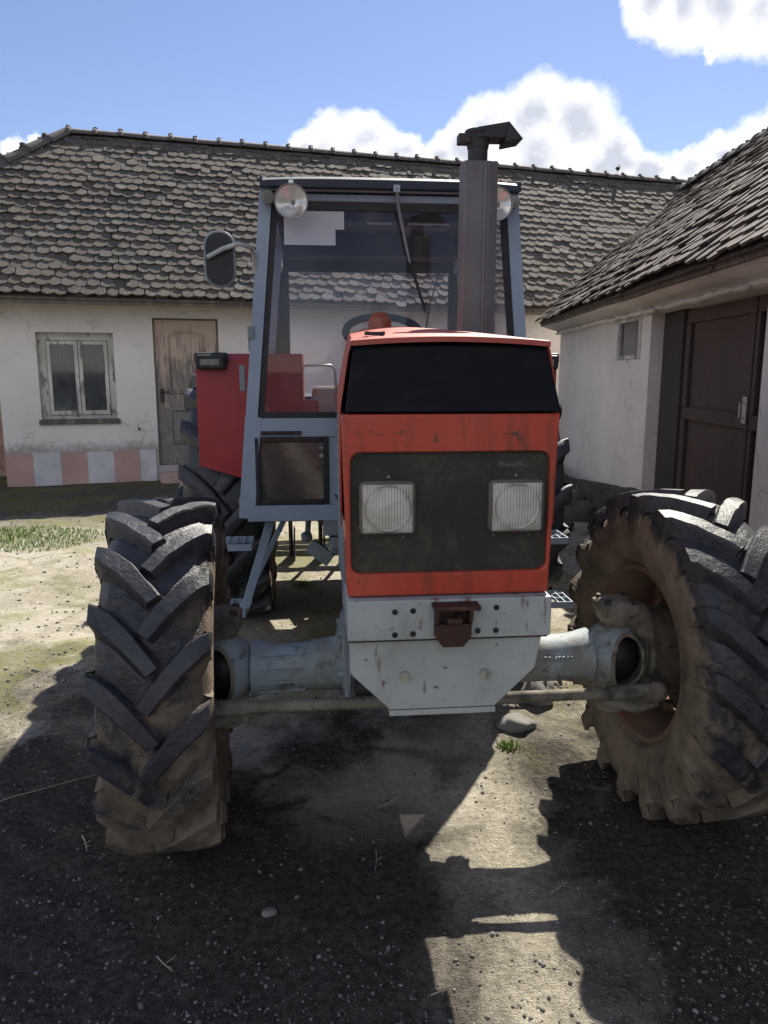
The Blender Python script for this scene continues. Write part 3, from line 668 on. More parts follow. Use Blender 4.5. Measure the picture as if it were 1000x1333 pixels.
# shed roof
P2 = R(42.2); ex0 = -.36; ez = 2.25; rv = 1.55; rz = ez+(rv-ex0)*math.tan(P2)
uv2 = Vector((0,cos(P2),sin(P2))); un2 = Vector((0,-sin(P2),cos(P2))); SL2 = (rv-ex0)/cos(P2)
ts = MB()
def sag_s(s, t): return .05*noise.noise(Vector((s*.5, t*.8, 11.0))) + .02*noise.noise(Vector((s*1.8, t*1.5, 17.0)))
tiles(ts, SLn-.2, SL2, .155, .140, Vector((.15,ex0,ez)), Vector((1,0,0)), uv2, un2, jit=.012, sag=sag_s)
rr = MB()
rr.add([(.2,ex0,ez-.03),(SLn,ex0,ez-.03),(SLn,rv,rz-.05),(.2,rv,rz-.05),(.2,2*rv-ex0,ez-.05),(SLn,2*rv-ex0,ez-.05)], [(0,1,2,3),(3,2,5,4),(4,0,3),(1,5,2),(0,4,5,1)])
sroof = rr.build('roof', M['old_wood'], shed, fix=False)
ts.build('tile_field', M['shed_tile'], sroof, fix=False)
rg = MB(); ridge_run(rg, Vector((.15,rv,rz-.02)), Vector((SLn,rv,rz-.02)), .11, .38); rg.build('ridge_tiles', M['ridge'], sroof, smooth=50)
eb = MB()
for i in range(22):
    a = .2+i*.55
    eb.beam((a,ex0+.06,ez-.045+.012*noise.noise(Vector((a,0,0)))),(a+.54,ex0+.06,ez-.045+.012*noise.noise(Vector((a+.54,0,0)))),.03,.04)
eb.build('eave_board', M['old_wood'], sroof)
for i in range(12):
    a = .25+i*1.0
    MB().box((a,ex0+.03,ez-.055),(a+.07,-.311,ez-.035)).build('rafter_end', M['old_wood'], shed)
# plastered cove under the eave, with a ragged edge
mo = MB()
mo.hexa([(.05,-.31,2.20),(SLn,-.31,2.20),(SLn,-.004,2.105),(.05,-.004,2.105),(.05,-.31,2.225),(SLn,-.31,2.225),(SLn,-.004,2.5),(.05,-.004,2.5)])
for i in range(46):
    a = .1+i*.26; mo.blob((a,-.05,2.10+.015*random.random()),.12,i,2,.5,(1.3,.30,.22))
mo.build('mortar_edge', M['plaster_shed'], shed, smooth=180)

# ------------------------------------------------------------------ tractor
TY = R(5.4)
T = thing('tractor', 'red and grey four wheel drive farm tractor with glazed cab parked facing the camera', 'tractor', (.185, 2.10, 0), TY)

def half_cab(z): return .735 - (z-.89)*.093
CF, CR = 1.66, 2.95          # cab front / rear

# --- wheels
def tyre_mesh(Rt, hw, rr, N, lug, name, mat, parent):
    Rc = Rt-lug; s = hw/.18
    k = lambda x, r: (x*s, r)
    H = Rc-rr
    prof = [(-.115*s,rr-.01),(-.135*s,rr+.02),(-.150*s,rr+.12*H),(-.157*s,rr+.14*H),(-.158*s,rr+.17*H),(-.165*s,rr+.22*H),(-.178*s,rr+.45*H),(-.172*s,rr+.68*H),(-.158*s,rr+.85*H),(-.125*s,rr+.95*H),(-.07*s,Rc-.006),(0,Rc)]
    prof = prof + [(-a,b) for a,b in prof[-2::-1]]
    t = MB(); t.lathe(prof, 96, 'x'); t.lathe([(-.115*s,rr-.01),(.115*s,rr-.01)], 96, 'x')
    def carc(x):
        ax = min(abs(x), .178*s); P_ = [(-a,b) for a,b in prof[6:12]][::-1]
        for (a,b),(c,d) in zip(P_, P_[1:]):
            if a <= ax <= c: return b+(d-b)*(ax-a)/(c-a)
        return P_[-1][1]
    for side in (1,-1):
        for i in range(N):
            th0 = 2*pi*(i+(.5 if side > 0 else 0))/N
            rows = []; n = 9
            path = []
            for j in range(n):
                u = j/(n-1); x = (-.014 + u*.190)*s
                arc = .195*s*(1-(1-u)**1.3); rt = Rt - .002 - .016*u**4
                path.append((x, arc, rt, x, carc(x)-.012))
            path.append((.184*s, .195*s+.006, Rc-.09*H, .150*s, Rc-.16*H)); path.append((.181*s, .195*s+.012, rr+.66*H, .155*s, rr+.64*H)); path.append((.170*s, .195*s+.016, rr+.56*H, .150*s, rr+.54*H))
            vs = []; m_ = len(path)
            for j, (x, arc, rt, xb, rb) in enumerate(path):
                a0 = path[max(j-1,0)]; a1 = path[min(j+1,m_-1)]
                dx, da = a1[0]-a0[0], a1[1]-a0[1]
                L_ = math.hypot(dx, da) or 1; px, pa = -da/L_, dx/L_
                if j >= n-1: px, pa = 0., 1.
                if j == n-2: px, pa = px*.5, pa+(1-pa)*.5
                wt = (.020+.008*min(j,6)/6)*s*(1 if j < n+1 else .8); wb = wt+.021*s; ww = wt+.006*s; wm_ = wt+.009*s
                wn_ = .004*noise.noise(Vector((i*3.3+side, j*.9, Rt)))
                rm_ = rb+(rt-rb)*.38; xm_ = xb+(x-xb)*.5
                for (w_, r_, X0_) in ((-wb, rb, xb), (-wm_, rm_, xm_), (-ww, rt-.008, x), (-wt+.001, rt, x), (wt-.001, rt, x), (ww, rt-.008, x), (wm_, rm_, xm_), (wb, rb, xb)):
                    X = X0_+px*w_; A = arc+pa*w_+wn_
                    th = th0 + A/Rt
                    vs.append((side*X, -(r_+wn_)*cos(th), (r_+wn_)*sin(th)))
            fs = [(8*j+q, 8*j+q+1, 8*j+q+9, 8*j+q+8) for j in range(m_-1) for q in range(7)] + [tuple(range(8)), tuple(8*(m_-1)+q for q in range(7,-1,-1))]
            t.add(vs, fs)
    o = t.build(name, mat, parent, smooth=46); return o
def wheel(name, loc, steer, Rt, hw, rr, N, lug, mat, inner):
    """inner = +1 when the inner face looks to local +x"""
    s = inner
    hub = MB()
    hub.lathe([(.02*s,.0),(.02*s,.05),(.10*s,.055),(.11*s,.15),(.00*s,.165),(-.03*s,.20),(-.03*s,.215),(-.05*s,.215),(-.05*s,.0)], 40, 'x')
    for i in range(10):
        a = 2*pi*i/10; hub.beam((.06*s,.06*cos(a),.06*sin(a)),(.05*s,.165*cos(a),.165*sin(a)),.012,.10,(1,0,0))
    for i in range(8):
        a = 2*pi*(i+.5)/8; hub.lathe([(-.03*s,.0),(-.03*s+.022*s,.0)][::-1]+[(-.008*s,.013),(-.035*s,.013)], 6, 'x', (0,.185*cos(a),.185*sin(a)))
    sc = rr/.31
    for i, v in enumerate(hub.v): hub.v[i] = (v[0], v[1]*sc, v[2]*sc)
    w_ = hub.build(name, M['hubdark'], T, smooth=40, bevel=.004)
    w_.location = loc; w_.rotation_euler = (0,0,steer)
    q = hw/.18; rm = MB()
    prof = [(.128*q,rr+.022),(.140*q,rr+.016),(.138*q,rr-.004),(.118*q,rr-.012),(.10*q,rr-.025),(.05*q,rr-.055),(-.03*q,rr-.06),(-.08*q,rr-.03),(-.118*q,rr-.012),(-.138*q,rr-.004),(-.140*q,rr+.016),(-.128*q,rr+.022)]
    rm.lathe([(a*s,b) for a,b in prof], 72, 'x')
    # wheel disc with eight lobes bolted to the rim
    n = 96; ri = .20*sc; vs = []
    for kx in (-.04, -.052):
        for i in range(n):
            a = 2*pi*i/n; vs.append((kx*s, ri*cos(a), ri*sin(a)))
        for i in range(n):
            a = 2*pi*i/n; lobe = .5+.5*cos(8*a); ro = (rr-.058) - (.035*sc)*(1-lobe)**1.0
            vs.append((kx*s, ro*cos(a), ro*sin(a)))
    rm.add(vs, [(i,(i+1)%n,(i+1)%n+n,i+n) for i in range(n)]+[(i+2*n,(i+1)%n+2*n,(i+1)%n+3*n,i+3*n) for i in range(n)]+[(i+n,(i+1)%n+n,(i+1)%n+3*n,i+3*n) for i in range(n)])
    for i in range(8):
        a = 2*pi*i/8; rm.box((min(-.03*s,-.0*s),(rr-.07)*cos(a)-.018,(rr-.07)*sin(a)-.018),(max(-.03*s,0),(rr-.07)*cos(a)+.018,(rr-.07)*sin(a)+.018))
    rm.build('rim', M['mud_red'], w_, smooth=40, bevel=.003)
    t = tyre_mesh(Rt, hw, rr, N, lug, 'tyre', mat, w_)
    return w_
steer = R(3.0)
wf1 = wheel('front_wheel', (-.868,.50,.588), steer, .592, .168, .305, 18, .038, M['tyre_front'], 1)
wf2 = wheel('front_wheel', (.925,.50,.588), steer, .592, .178, .305, 18, .038, M['tyre_front'], -1)
wf2.rotation_euler = (R(7),0,steer)
wr1 = wheel('rear_wheel', (-.89,3.02,.79), 0, .80, .24, .46, 17, .045, M['tyre_rear'], 1)
wr2 = wheel('rear_wheel', (.90,3.02,.79), 0, .80, .24, .46, 17, .045, M['tyre_rear'], -1)
for o, l in ((wf1,'front wheel seen tread on, mud on its lower half'), (wf2,'front wheel showing its mud caked inner face')): o['label'] = l

# --- front axle
ax = MB(); AY = .50; AZ = .575
for s in (1,-1):
    pts = [(.20*s,AY,AZ+.02),(.27*s,AY,AZ+.02),(.30*s,AY,AZ+.01),(.42*s,AY,AZ),(.50*s,AY,AZ),(.56*s,AY,AZ),(.60*s,AY,AZ)]
    ax.tube(pts, [.130,.115,.094,.084,.084,.092,.104], 28)
    ax.tube([(.265*s,AY,AZ+.02),(.29*s,AY,AZ+.02)], [.150,.150], 24)
    for z in (-.06,-.02,.02,.06) if s < 0 else ():
        ax.beam((.42*s,AY-math.sqrt(.083**2-z*z),AZ+z),(.585*s,AY-math.sqrt(.093**2-z*z),AZ+z),.010,.009)
    for i in range(6):
        a = 2*pi*i/6; ax.lathe([(.29*s,.011),(.305*s,.011),(.305*s,.0)],6,'x',(0,AY+.135*cos(a),AZ+.02+.135*sin(a)))
ax.blob((0,AY+.1,AZ),.2,3,3,.1,(1,1,.9))
ax.hexa([(-.31,AY-.05,AZ+.09),(-.27,AY-.05,AZ+.09),(-.27,AY+.05,AZ+.09),(-.31,AY+.05,AZ+.09),(-.285,AY-.05,AZ+.19),(-.27,AY-.05,AZ+.19),(-.27,AY+.05,AZ+.19),(-.285,AY+.05,AZ+.19)])
axle = ax.build('front_axle', M['axle'], T, smooth=40)
def txt(body, size, loc, rot, name, mat, parent, ext=.002, skew=0):
    cu = bpy.data.curves.new(name, 'FONT'); cu.body = body; cu.size = size; cu.extrude = ext; cu.align_x = 'CENTER'; cu.shear = skew
    tmp = bpy.data.objects.new(name, cu); COL.objects.link(tmp); bpy.context.view_layer.update()
    me = bpy.data.meshes.new_from_object(tmp.evaluated_get(bpy.context.evaluated_depsgraph_get())); bpy.data.objects.remove(tmp)
    me.materials.clear(); me.materials.append(mat); o = bpy.data.objects.new(name, me); COL.objects.link(o); o.parent = parent; o.location = loc; o.rotation_euler = rot; return o
txt('32.40060-', .029, (.475,AY-.0845,AZ+.015), (R(88),0,0), 'cast_number', M['axle'], axle, .004)
txt('35. 117', .032, (.455,AY-.079,AZ-.03), (R(112),0,0), 'cast_number', M['axle'], axle, .004)
for s in (1,-1):
    # open knuckle bowl with the joint inside
    c = Vector((.70*s, AY, AZ)); r = .120; kb = MB(); vs = []; fs = []; nr, nj = 64, 26
    pole = Vector((.22*s, -1, .03)).normalized(); e1 = pole.cross(Vector((0,0,1))).normalized(); e2 = e1.cross(pole).normalized()
    for j in range(nj+1):
        for i in range(nr):
            f = 2*pi*i/nr; al = math.asin(min(.95, 1/sqrt((cos(f)/.50)**2+(sin(f)/.73)**2)))
            if j == 0: an, rr_ = al, 1.01
            elif j == 1: an, rr_ = al+.07, 1.03
            else: an, rr_ = al+.14+(pi-al-.15)*(j-2)/(nj-2), 1.0
            d_ = pole*cos(an) + (e1*cos(f)+e2*sin(f))*sin(an); d_ *= 1+.03*noise.noise(d_*2.5+Vector((s,0,0)))
            vs.append(c + Vector((d_.x*r*.98, d_.y*r, d_.z*r*1.08))*rr_)
    fs = [(j*nr+i, j*nr+(i+1)%nr, (j+1)*nr+(i+1)%nr, (j+1)*nr+i) for j in range(nj) for i in range(nr)]
    kb.add(vs, fs); kb.mi = [1 if (vs[f_[0]].x-c.x)*s > .035 + .02*noise.noise(vs[f_[0]]*20) or f_[0] < nr*2 else 0 for f_ in fs]; kn = kb.build('knuckle', [M['axle'], M['knuckle']], T, smooth=60, fix=True)
    sd = kn.modifiers.new('thick','SOLIDIFY'); sd.thickness = .014; sd.offset = -1
    k2 = MB()
    k2.lathe([(.110,.0),(.120,.048),(.16,.070),(.205,.066),(.215,.060),(.215,0)], 20, 'z', tuple(c)); k2.lathe([(-.135,.0),(-.135,.05),(-.16,.064),(-.20,.058),(-.20,0)], 20, 'z', tuple(c))
    k2.box((c.x-.066,c.y-.062,c.z+.165),(c.x+.066,c.y+.062,c.z+.205))
    k2.tube([c+Vector((.0,0,.17)), c+Vector((.075*s,0,.15)), c+Vector((.125*s,0,.09)), c+Vector((.14*s,0,0)), c+Vector((.125*s,0,-.09)), c+Vector((.075*s,0,-.15)), c+Vector((0,0,-.165))], [.05,.055,.06,.06,.055,.05,.045], 14)
    k2.tube([c+Vector((.11*s,0,0)), c+Vector((.19*s,0,0))], [.09,.085], 20)
    # steering arms forward to the tie rod
    k2.tube([c+Vector((.06*s,-.05,-.13)), c+Vector((.085*s,-.14,-.10)), c+Vector((.07*s,-.215,-.05))], [.035,.028,.026], 12)
    k2.tube([c+Vector((-.05*s,-.06,-.15)), c+Vector((.06*s,-.10,-.16)), c+Vector((.12*s,-.14,-.12))], [.02,.022,.018], 10)
    k2.build('kingpin_housing', M['knuckle'], kn, smooth=40, bevel=.006)
    b4 = MB()
    for (bx, by) in ((-.045,-.04),(.045,-.04),(-.045,.04),(.045,.04)): b4.lathe([(.205,.0135),(.222,.0135),(.222,.0)], 6, 'z', (c.x+bx,c.y+by,c.z))
    b4.box((c.x-.025,c.y-.03,c.z+.206),(c.x+.025,c.y+.03,c.z+.212)); b4.build('cap_bolts', M['engine'], kn, smooth=30)
    MB().blob(tuple(c+Vector((0,.012,0))), .100, 9, 3, .05).build('dark_filler', M['black'], kn, smooth=180)  # black ball added so the bowl opening looks deep in shade
    ji = MB(); ji.tube([c+Vector((-.06*s,-.01,.015)),c+Vector((.07*s,-.01,.015))],.032,12); ji.box(tuple(c+Vector((-.03,-.06,-.02))),tuple(c+Vector((.03,.02,.045))))
    ji.build('universal_joint', M['dark'], kn, smooth=40, bevel=.005)
tr = MB(); ty = AY-.215
tr.tube([(-.64,ty,.525),(.64,ty,.525)], .019, 14); tr.tube([(-.77,ty,.525),(-.60,ty,.525)],[.028,.026],12); tr.tube([(.60,ty,.525),(.77,ty,.525)],[.026,.028],12)
tr.blob((-.775,ty,.525),.036,1,2,.1); tr.blob((.775,ty,.525),.036,2,2,.1)
tr.build('tie_rod', M['knuckle'], T, smooth=40)
sc_ = MB().tube([(-.25,ty+.05,.56),(.05,ty+.05,.56)],.030,14).tube([(.05,ty+.05,.56),(.30,ty+.05,.56)],.012,10); sc_.build('steering_cylinder', M['dark'], T, smooth=40)

# --- front plates
bp = MB(); bp.box((-.290,-.03,.852),(.290,.34,.968)); 
upl = bp.build('bumper_block', M['pale'], T, bevel=.004)
for (x, z) in ((-.158,.935),(-.107,.937),(.078,.94),(.13,.94),(-.158,.868),(-.107,.870),(.078,.873),(.13,.873)):
    MB().lathe([(-.0318,0),(-.0316,.0085),(-.028,.0085)], 14, 'y', (x,0,z)).build('bolt_hole', M['black'], upl)
lp = MB(); lp.prism([(-.285,.842),(-.282,.745),(-.168,.632),(.138,.632),(.255,.745),(.272,.842)], -.004, .05)
MB().box((-.286,-.012,.8425),(.286,.04,.8515)).build('seam_shadow', M['rust'], T)  # rust-coloured strip standing in for the shadow in the seam under the block
lower = lp.build('front_plate', M['pale'], T, bevel=.003)
MB().prism([(-.170,.612),(.142,.612),(.142,.629),(-.170,.629)], -.004, .10).build('plate_flange', M['pale'], lower, bevel=.002)
for x in (-.128,.105):
    b = MB(); b.lathe([(.003,.024),(-.002,.024),(-.003,.014),(-.004,0)],20,'y',(x,0,.737)); b.lathe([(-.003,.0145),(-.020,.0145),(-.021,.0)],6,'y',(x,0,.737)); b.build('plate_bolt', M['chrome'], lower, smooth=30)
# rusty clevis
h = MB(); X0, X1 = -.048,.054
h.box((X0-.008,-.085,.950),(X1+.020,-.031,.962)); h.box((X0,-.036,.862),(X1,-.031,.950)); 
h.hexa([(X0,-.075,.915),(X0+.01,-.075,.915),(X0+.01,-.031,.87),(X0,-.031,.87),(X0,-.085,.95),(X0+.01,-.085,.95),(X0+.01,-.031,.95),(X0,-.031,.95)])
h.hexa([(X1-.01,-.075,.915),(X1,-.075,.915),(X1,-.031,.87),(X1-.01,-.031,.87),(X1-.01,-.085,.95),(X1,-.085,.95),(X1,-.031,.95),(X1-.01,-.031,.95)])
h.prism([(X0,.868),(X0,.905),(X1,.905),(X1,.868),(X1-.022,.838),(X0+.022,.838)], -.062, -.040)
h.tube([(X0+.03,-.075,.918),(X1-.03,-.075,.918)],.011,10)
h.lathe([(-.05,.013),(-.05,.010)],12,'y',(X0+.035,0,.92)); h.lathe([(-.04,.0),(-.045,.012),(-.05,.012)],12,'y',(X1-.035,0,.92))
h.build('tow_clevis', M['rust'], T, bevel=.003)

# --- hood / nose
nose = MB()
Z0, Z1, Z2 = .972, 1.482, 1.672
# front panel with a rounded rectangular opening, built as ring
outer = [(-.287,Z0),(.287,Z0),(.302,Z1),(-.302,Z1)]
def ring(mb, x0,z0,x1,z1, r, yf, yb):
    inn = rrect(x0,z0,x1,z1,r,5)   # starts at +x,+z corner
    n = len(inn); vs = []
    cx, cz = 0,(Z0+Z1)/2
    def hit(px, pz):
        dx, dz = px-cx, pz-cz; best = None
        for (a, b), (c, d) in zip(outer, outer[1:]+outer[:1]):
            ex, ez_ = c-a, d-b; det = dx*(-ez_) - dz*(-ex)
            if abs(det) < 1e-9: continue
            t = ((a-cx)*(-ez_) - (b-cz)*(-ex))/det; u = (dx*(b-cz) - dz*(a-cx))/det
            if t > 0 and -1e-6 <= u <= 1+1e-6 and (best is None or t < best): best = t
        return (cx+dx*best, cz+dz*best)
    pts = []
    for (x, z) in inn: pts.append(((x,z), hit(x,z)))
    # insert the outer corners
    allp = []
    for i in range(n):
        allp.append(pts[i])
        a, b = pts[i], pts[(i+1)%n]
        for (ox, oz) in outer:
            s1 = (a[1][0]-ox)*(b[1][1]-oz)-(a[1][1]-oz)*(b[1][0]-ox)
            an = lambda p: atan2(p[1]-cz, p[0]-cx)
            a0, a1, ao = an(a[1]), an(b[1]), an((ox,oz))
            dd = (a1-a0) % (2*pi); do = (ao-a0) % (2*pi)
            if 1e-4 < do < dd-1e-4:
                t = do/dd; allp.append((((a[0][0]*(1-t)+b[0][0]*t), (a[0][1]*(1-t)+b[0][1]*t)), (ox, oz)))
    n = len(allp)
    vs = [(o[0],yf,o[1]) for i_, o in allp] + [(i_[0],yf,i_[1]) for i_, o in allp] + [(i_[0],yb,i_[1]) for i_, o in allp] + [(o[0],yf+.16,o[1]) for i_, o in allp]
    mb.add(vs, [(i,(i+1)%n,(i+1)%n+n,i+n) for i in range(n)]+[(i+n,(i+1)%n+n,(i+1)%n+2*n,i+2*n) for i in range(n)]+[(i,i+3*n,(i+1)%n+3*n,(i+1)%n) for i in range(n)])
ring(nose, -.277,1.038,.279,1.378,.028, 0, .03)
front = nose.build('nose_panel', M['red'], T, smooth=30, bevel=.006)
gp = MB().prism(rrect(-.282,1.03,.284,1.386,.03), .016, .022); grille = gp.build('grille', M['mesh'], T)
# faint worn marks left on the mesh
random.seed(5)
def marks(n, fx, fz):
    mk = MB()
    for i in range(n): x = fx(i); z0_, z1_ = fz(i); mk.box((x,.0135,z0_),(x+.0036 if i % 5 else x+.0044,.0155,z1_))
    mk.build('worn_badge_mark', M['badge'], grille)
marks(24, lambda i: .135+i*.0034, lambda i: (1.331+.006*random.random(), 1.341+.011*random.random()))
marks(20, lambda i: .145+i*.0032, lambda i: (1.108-i*.0014, 1.111-i*.0014+.003*random.random()))
marks(11, lambda i: .150+i*.0032, lambda i: (1.071-i*.0017, 1.074-i*.0017))
for x in (-.176,.182):
    for (dx, z, r) in ((.004,1.310,.0045),(-.055,1.140,.003),(.045,1.140,.003)): MB().lathe([(.012,r),(.014,r),(.011,.0)],10,'y',(x+dx,0,z)).build('grille_screw', M['chrome'], grille)
for x in (-.176,.186):
    bz = MB(); o_ = rrect(x-.078,1.150,x+.078,1.299,.018); i_ = rrect(x-.070,1.157,x+.070,1.292,.014); n = len(o_)
    bz.add([(a,-.012,b) for a,b in i_]+[(a,-.002,b) for a,b in o_]+[(a,.018,b) for a,b in o_]+[(a,.018,b) for a,b in i_],
           [(i,(i+1)%n,(i+1)%n+n,i+n) for i in range(n)]+[(i+n,(i+1)%n+n,(i+1)%n+2*n,i+2*n) for i in range(n)]+[(i,i+3*n,(i+1)%n+3*n,(i+1)%n) for i in range(n)])
    hl = bz.build('headlight', M['mesh_rim'], T, smooth=30)
    rf = MB(); rf.lathe([(.050,.0),(.047,.018),(.036,.035),(.018,.052),(.002,.064)],32,'y',(x,0,1.2245)); rf.prism(rrect(x-.069,1.158,x+.069,1.291,.014), .004, .006)
    rf.lathe([(.0,.064),(-.006,.066),(-.004,.061)],40,'y',(x,0,1.2245)); rf.build('reflector', M['reflector'], hl, smooth=40)
    # convex lens
    n = 12; vs = []; fs = []
    for j in range(n+1):
        for i in range(n+1):
            u, v = i/n*2-1, j/n*2-1; vs.append((x+u*.0695,-.012-.012*(1-u*u)*(1-v*v)**.7*1.2,1.2245+v*.067))
    fs = [(j*(n+1)+i,j*(n+1)+i+1,(j+1)*(n+1)+i+1,(j+1)*(n+1)+i) for j in range(n) for i in range(n)]
    ln = MB().add(vs, fs); lo = ln.build('lens', M['lens'], hl, smooth=180)
    rgm = MB(); rgm.lathe([(-.0145,.0655),(-.018,.063),(-.0145,.0605)],48,'y',(x,0,1.2245)); rgm.build('lens_ring', M['ringglass'], hl, smooth=60)
    MB().blob((x,-.0,1.2245),.010,3,2,.1).build('bulb', M['chrome'], hl, smooth=180)
# upper black panel, leaning back, framed by red cheeks
up = MB(); up.hexa([(-.290,-.004,Z1+.004),(.304,-.004,Z1+.004),(.304,.05,Z1+.004),(-.290,.05,Z1+.004),(-.266,.040,Z2-.004),(.268,.040,Z2-.004),(.268,.10,Z2-.004),(-.266,.10,Z2-.004)])
up.build('upper_nose_panel', M['upper_panel'], T, bevel=.005, seg=3)
hb = MB()
NS = 14; vs = []; Ls = 1.5; ncr = 13
for j in range(NS+1):
    t = j/NS; y = .028 + (Ls-.028)*t
    wm = .305*(1-t)+.262*t; wt = .270*(1-t)+.205*t; zt = Z2 + .004 + .085*t**.8
    row = [(-wm+.001,1.17),(-wm,Z1-.02),(-wm,Z1+.012),(-wt-.012,zt-.035)]
    for k_ in range(ncr):
        u = k_/(ncr-1)*2-1; row.append((u*wt, zt + (.010+.022*t**.7)*(1-u*u)))
    row += [(wt+.012,zt-.035),(wm,Z1+.012),(wm,Z1-.02),(wm-.001,1.17)]
    yo = .0
    for (x, z) in row:
        yy = y if t > 0 else (.028 + max(0,(z-Z1))*.12 )
        if t == 0 and z > Z2-.04: yy = .035
        vs.append((x, yy, z))
m_ = ncr+8
hb.add(vs, [(j*m_+k_, j*m_+k_+1, (j+1)*m_+k_+1, (j+1)*m_+k_) for j in range(NS) for k_ in range(m_-1)] + [tuple(NS*m_+k_ for k_ in range(m_))])
hood = hb.build('hood', M['red_side'], T, smooth=28, fix=True)
sd = hood.modifiers.new('thick','SOLIDIFY'); sd.thickness = .004; sd.offset = -1
# front lip of the hood top
lip = MB()
for i in range(12):
    u0, u1 = i/12*2-1, (i+1)/12*2-1; z0_, z1_ = Z2+.004+.012*(1-u0*u0), Z2+.004+.012*(1-u1*u1)
    lip.add([(u0*.273,.018,z0_),(u1*.273,.018,z1_),(u1*.273,.018,z1_-.014),(u0*.273,.018,z0_-.014),(u0*.273,.06,z0_+.005),(u1*.273,.06,z1_+.005),(u1*.270,.06,z1_-.014),(u0*.270,.06,z0_-.014)],
            [(0,3,2,1),(0,1,5,4),(3,7,6,2)])
lip.build('hood_lip', M['red_side'], hood)
MB().box((-.225,.16,Z2+.025),(-.170,.185,Z2+.034)).box((-.225,.135,Z2+.025),(-.215,.16,Z2+.034)).box((-.180,.135,Z2+.025),(-.170,.16,Z2+.034)).build('hood_hinge', M['dark'], hood)
# radiator side frames with slots
for s in (-1,1):
    sp = MB()
    xo = s*.292
    sp.box((min(xo,xo-.012*s),.165,.60 if s<0 else .80),(max(xo,xo-.012*s),.185,1.46)); sp.box((min(xo,xo-.012*s),.60,.9),(max(xo,xo-.012*s),.62,1.46))
    for i in range(16):
        z = .93+i*.034; sp.hexa([(xo-.012*s,.185,z),(xo,.185,z-.004),(xo,.60,z-.004),(xo-.012*s,.60,z),(xo-.012*s,.185,z+.016),(xo,.185,z+.008),(xo,.60,z+.008),(xo-.012*s,.60,z+.016)])
    sp.build('side_louvre', M['grey_lo'], T, bevel=.002)
# engine, gearbox, chassis
en = MB(); en.box((-.27,.20,.86),(.27,.32,1.44)); en.box((-.19,.38,.66),(.19,1.60,1.28)); en.box((-.10,.4,1.28),(.13,1.3,1.42)); en.box((-.24,.5,1.0),(-.18,1.2,1.2))
for i in range(5): en.tube([(.20,.55+i*.17,1.2),(.26,.55+i*.17,1.18),(.27,.55+i*.17,1.05)],.03,8)
en.tube([(-.22,.6,.80),(-.22,.85,.80)],.055,14); en.tube([(-.18,.3,1.35),(-.2,.7,1.3),(-.16,1.2,1.2)],.02,8)
en.box((-.14,.055,.86),(.14,.5,.66)); en.build('engine', M['engine'], T, bevel=.01)
gb = MB(); gb.hexa([(-.20,1.60,.58),(.20,1.60,.58),(.17,3.25,.55),(-.17,3.25,.55),(-.22,1.60,1.0),(.22,1.60,1.0),(.2,3.25,1.05),(-.2,3.25,1.05)]); gb.tube([(-.62,3.02,.79),(-.2,3.02,.79)],[.11,.15],18); gb.tube([(.62,3.02,.79),(.2,3.02,.79)],[.11,.15],18)
gb.build('gearbox', M['engine'], T, smooth=35, bevel=.01)
lk = MB(); lk.box((-.46,3.42,.62),(.46,3.50,.74)); lk.box((-.40,3.56,.80),(.36,3.78,.98)); lk.box((-.46,3.86,.50),(.46,3.94,.62))  # added unseen bars and lift box, sized to shade the ground below
for s in (-1,1): lk.beam((s*.25,3.1,.55),(s*.44,3.92,.56),.05,.08); lk.beam((s*.22,3.15,1.0),(s*.40,3.70,.90),.06,.08); lk.beam((s*.38,3.66,.86),(s*.42,3.90,.58),.04,.04)
lk.build('shade_linkage', M['engine'], T, bevel=.006)
# exhaust
ex = MB(); ex_x, ex_y = .242, .86
prof = [(-.062,-.055),(.028,-.055),(.062,-.045),(.066,.05),(-.03,.06),(-.066,.03)]
ex.prism([(ex_x+a, ex_y+b) for a,b in prof], 1.70, 2.335, 'z')
ex.hexa([(ex_x+.006,ex_y-.062,1.70),(ex_x+.020,ex_y-.062,1.70),(ex_x+.020,ex_y-.054,1.70),(ex_x+.006,ex_y-.054,1.70),(ex_x+.006,ex_y-.062,2.33),(ex_x+.020,ex_y-.062,2.33),(ex_x+.020,ex_y-.054,2.33),(ex_x+.006,ex_y-.054,2.33)])
exo = ex.build('exhaust_shield', M['exh'], T, bevel=.008)
pp = MB().lathe([(2.30,.036),(2.40,.036),(2.40,.030),(2.3,.030)],20,'z',(ex_x-.005,ex_y,0)); pp.tube([(ex_x,ex_y,1.3),(ex_x,ex_y,2.33)],.03,12); pp.build('exhaust_pipe', M['dark'], exo, smooth=40)
rc = MB(); cx, cy = ex_x-.005, ex_y
rc.lathe([(2.385,.038),(2.425,.044),(2.44,.050),(2.448,.048),(2.448,0)],20,'z',(cx,cy,0)); rc.box((cx-.075,cy-.03,2.400),(cx-.03,cy+.02,2.432))
rc.hexa([(cx-.01,cy-.045,2.415),(cx+.09,cy-.045,2.415),(cx+.09,cy+.045,2.415),(cx-.01,cy+.045,2.415),(cx-.01,cy-.045,2.45),(cx+.10,cy-.045,2.47),(cx+.10,cy+.045,2.47),(cx-.01,cy+.045,2.45)])
rc.prism([(cx+.09,2.415),(cx+.088,2.398),(cx+.155,2.412),(cx+.10,2.472)], cy-.05, cy+.05)
rc.build('rain_cap', M['dark'], exo, bevel=.003)
# beacon
be = MB().lathe([(1.745,.054),(1.77,.054),(1.815,.048),(1.84,.034),(1.848,.0)],28,'z',(-.075,1.36,0)); beo = be.build('beacon', M['orange'], T, smooth=50)
MB().lathe([(1.715,.062),(1.745,.060),(1.748,.0)],28,'z',(-.075,1.36,0)).build('beacon_base', M['dark'], beo, smooth=40)

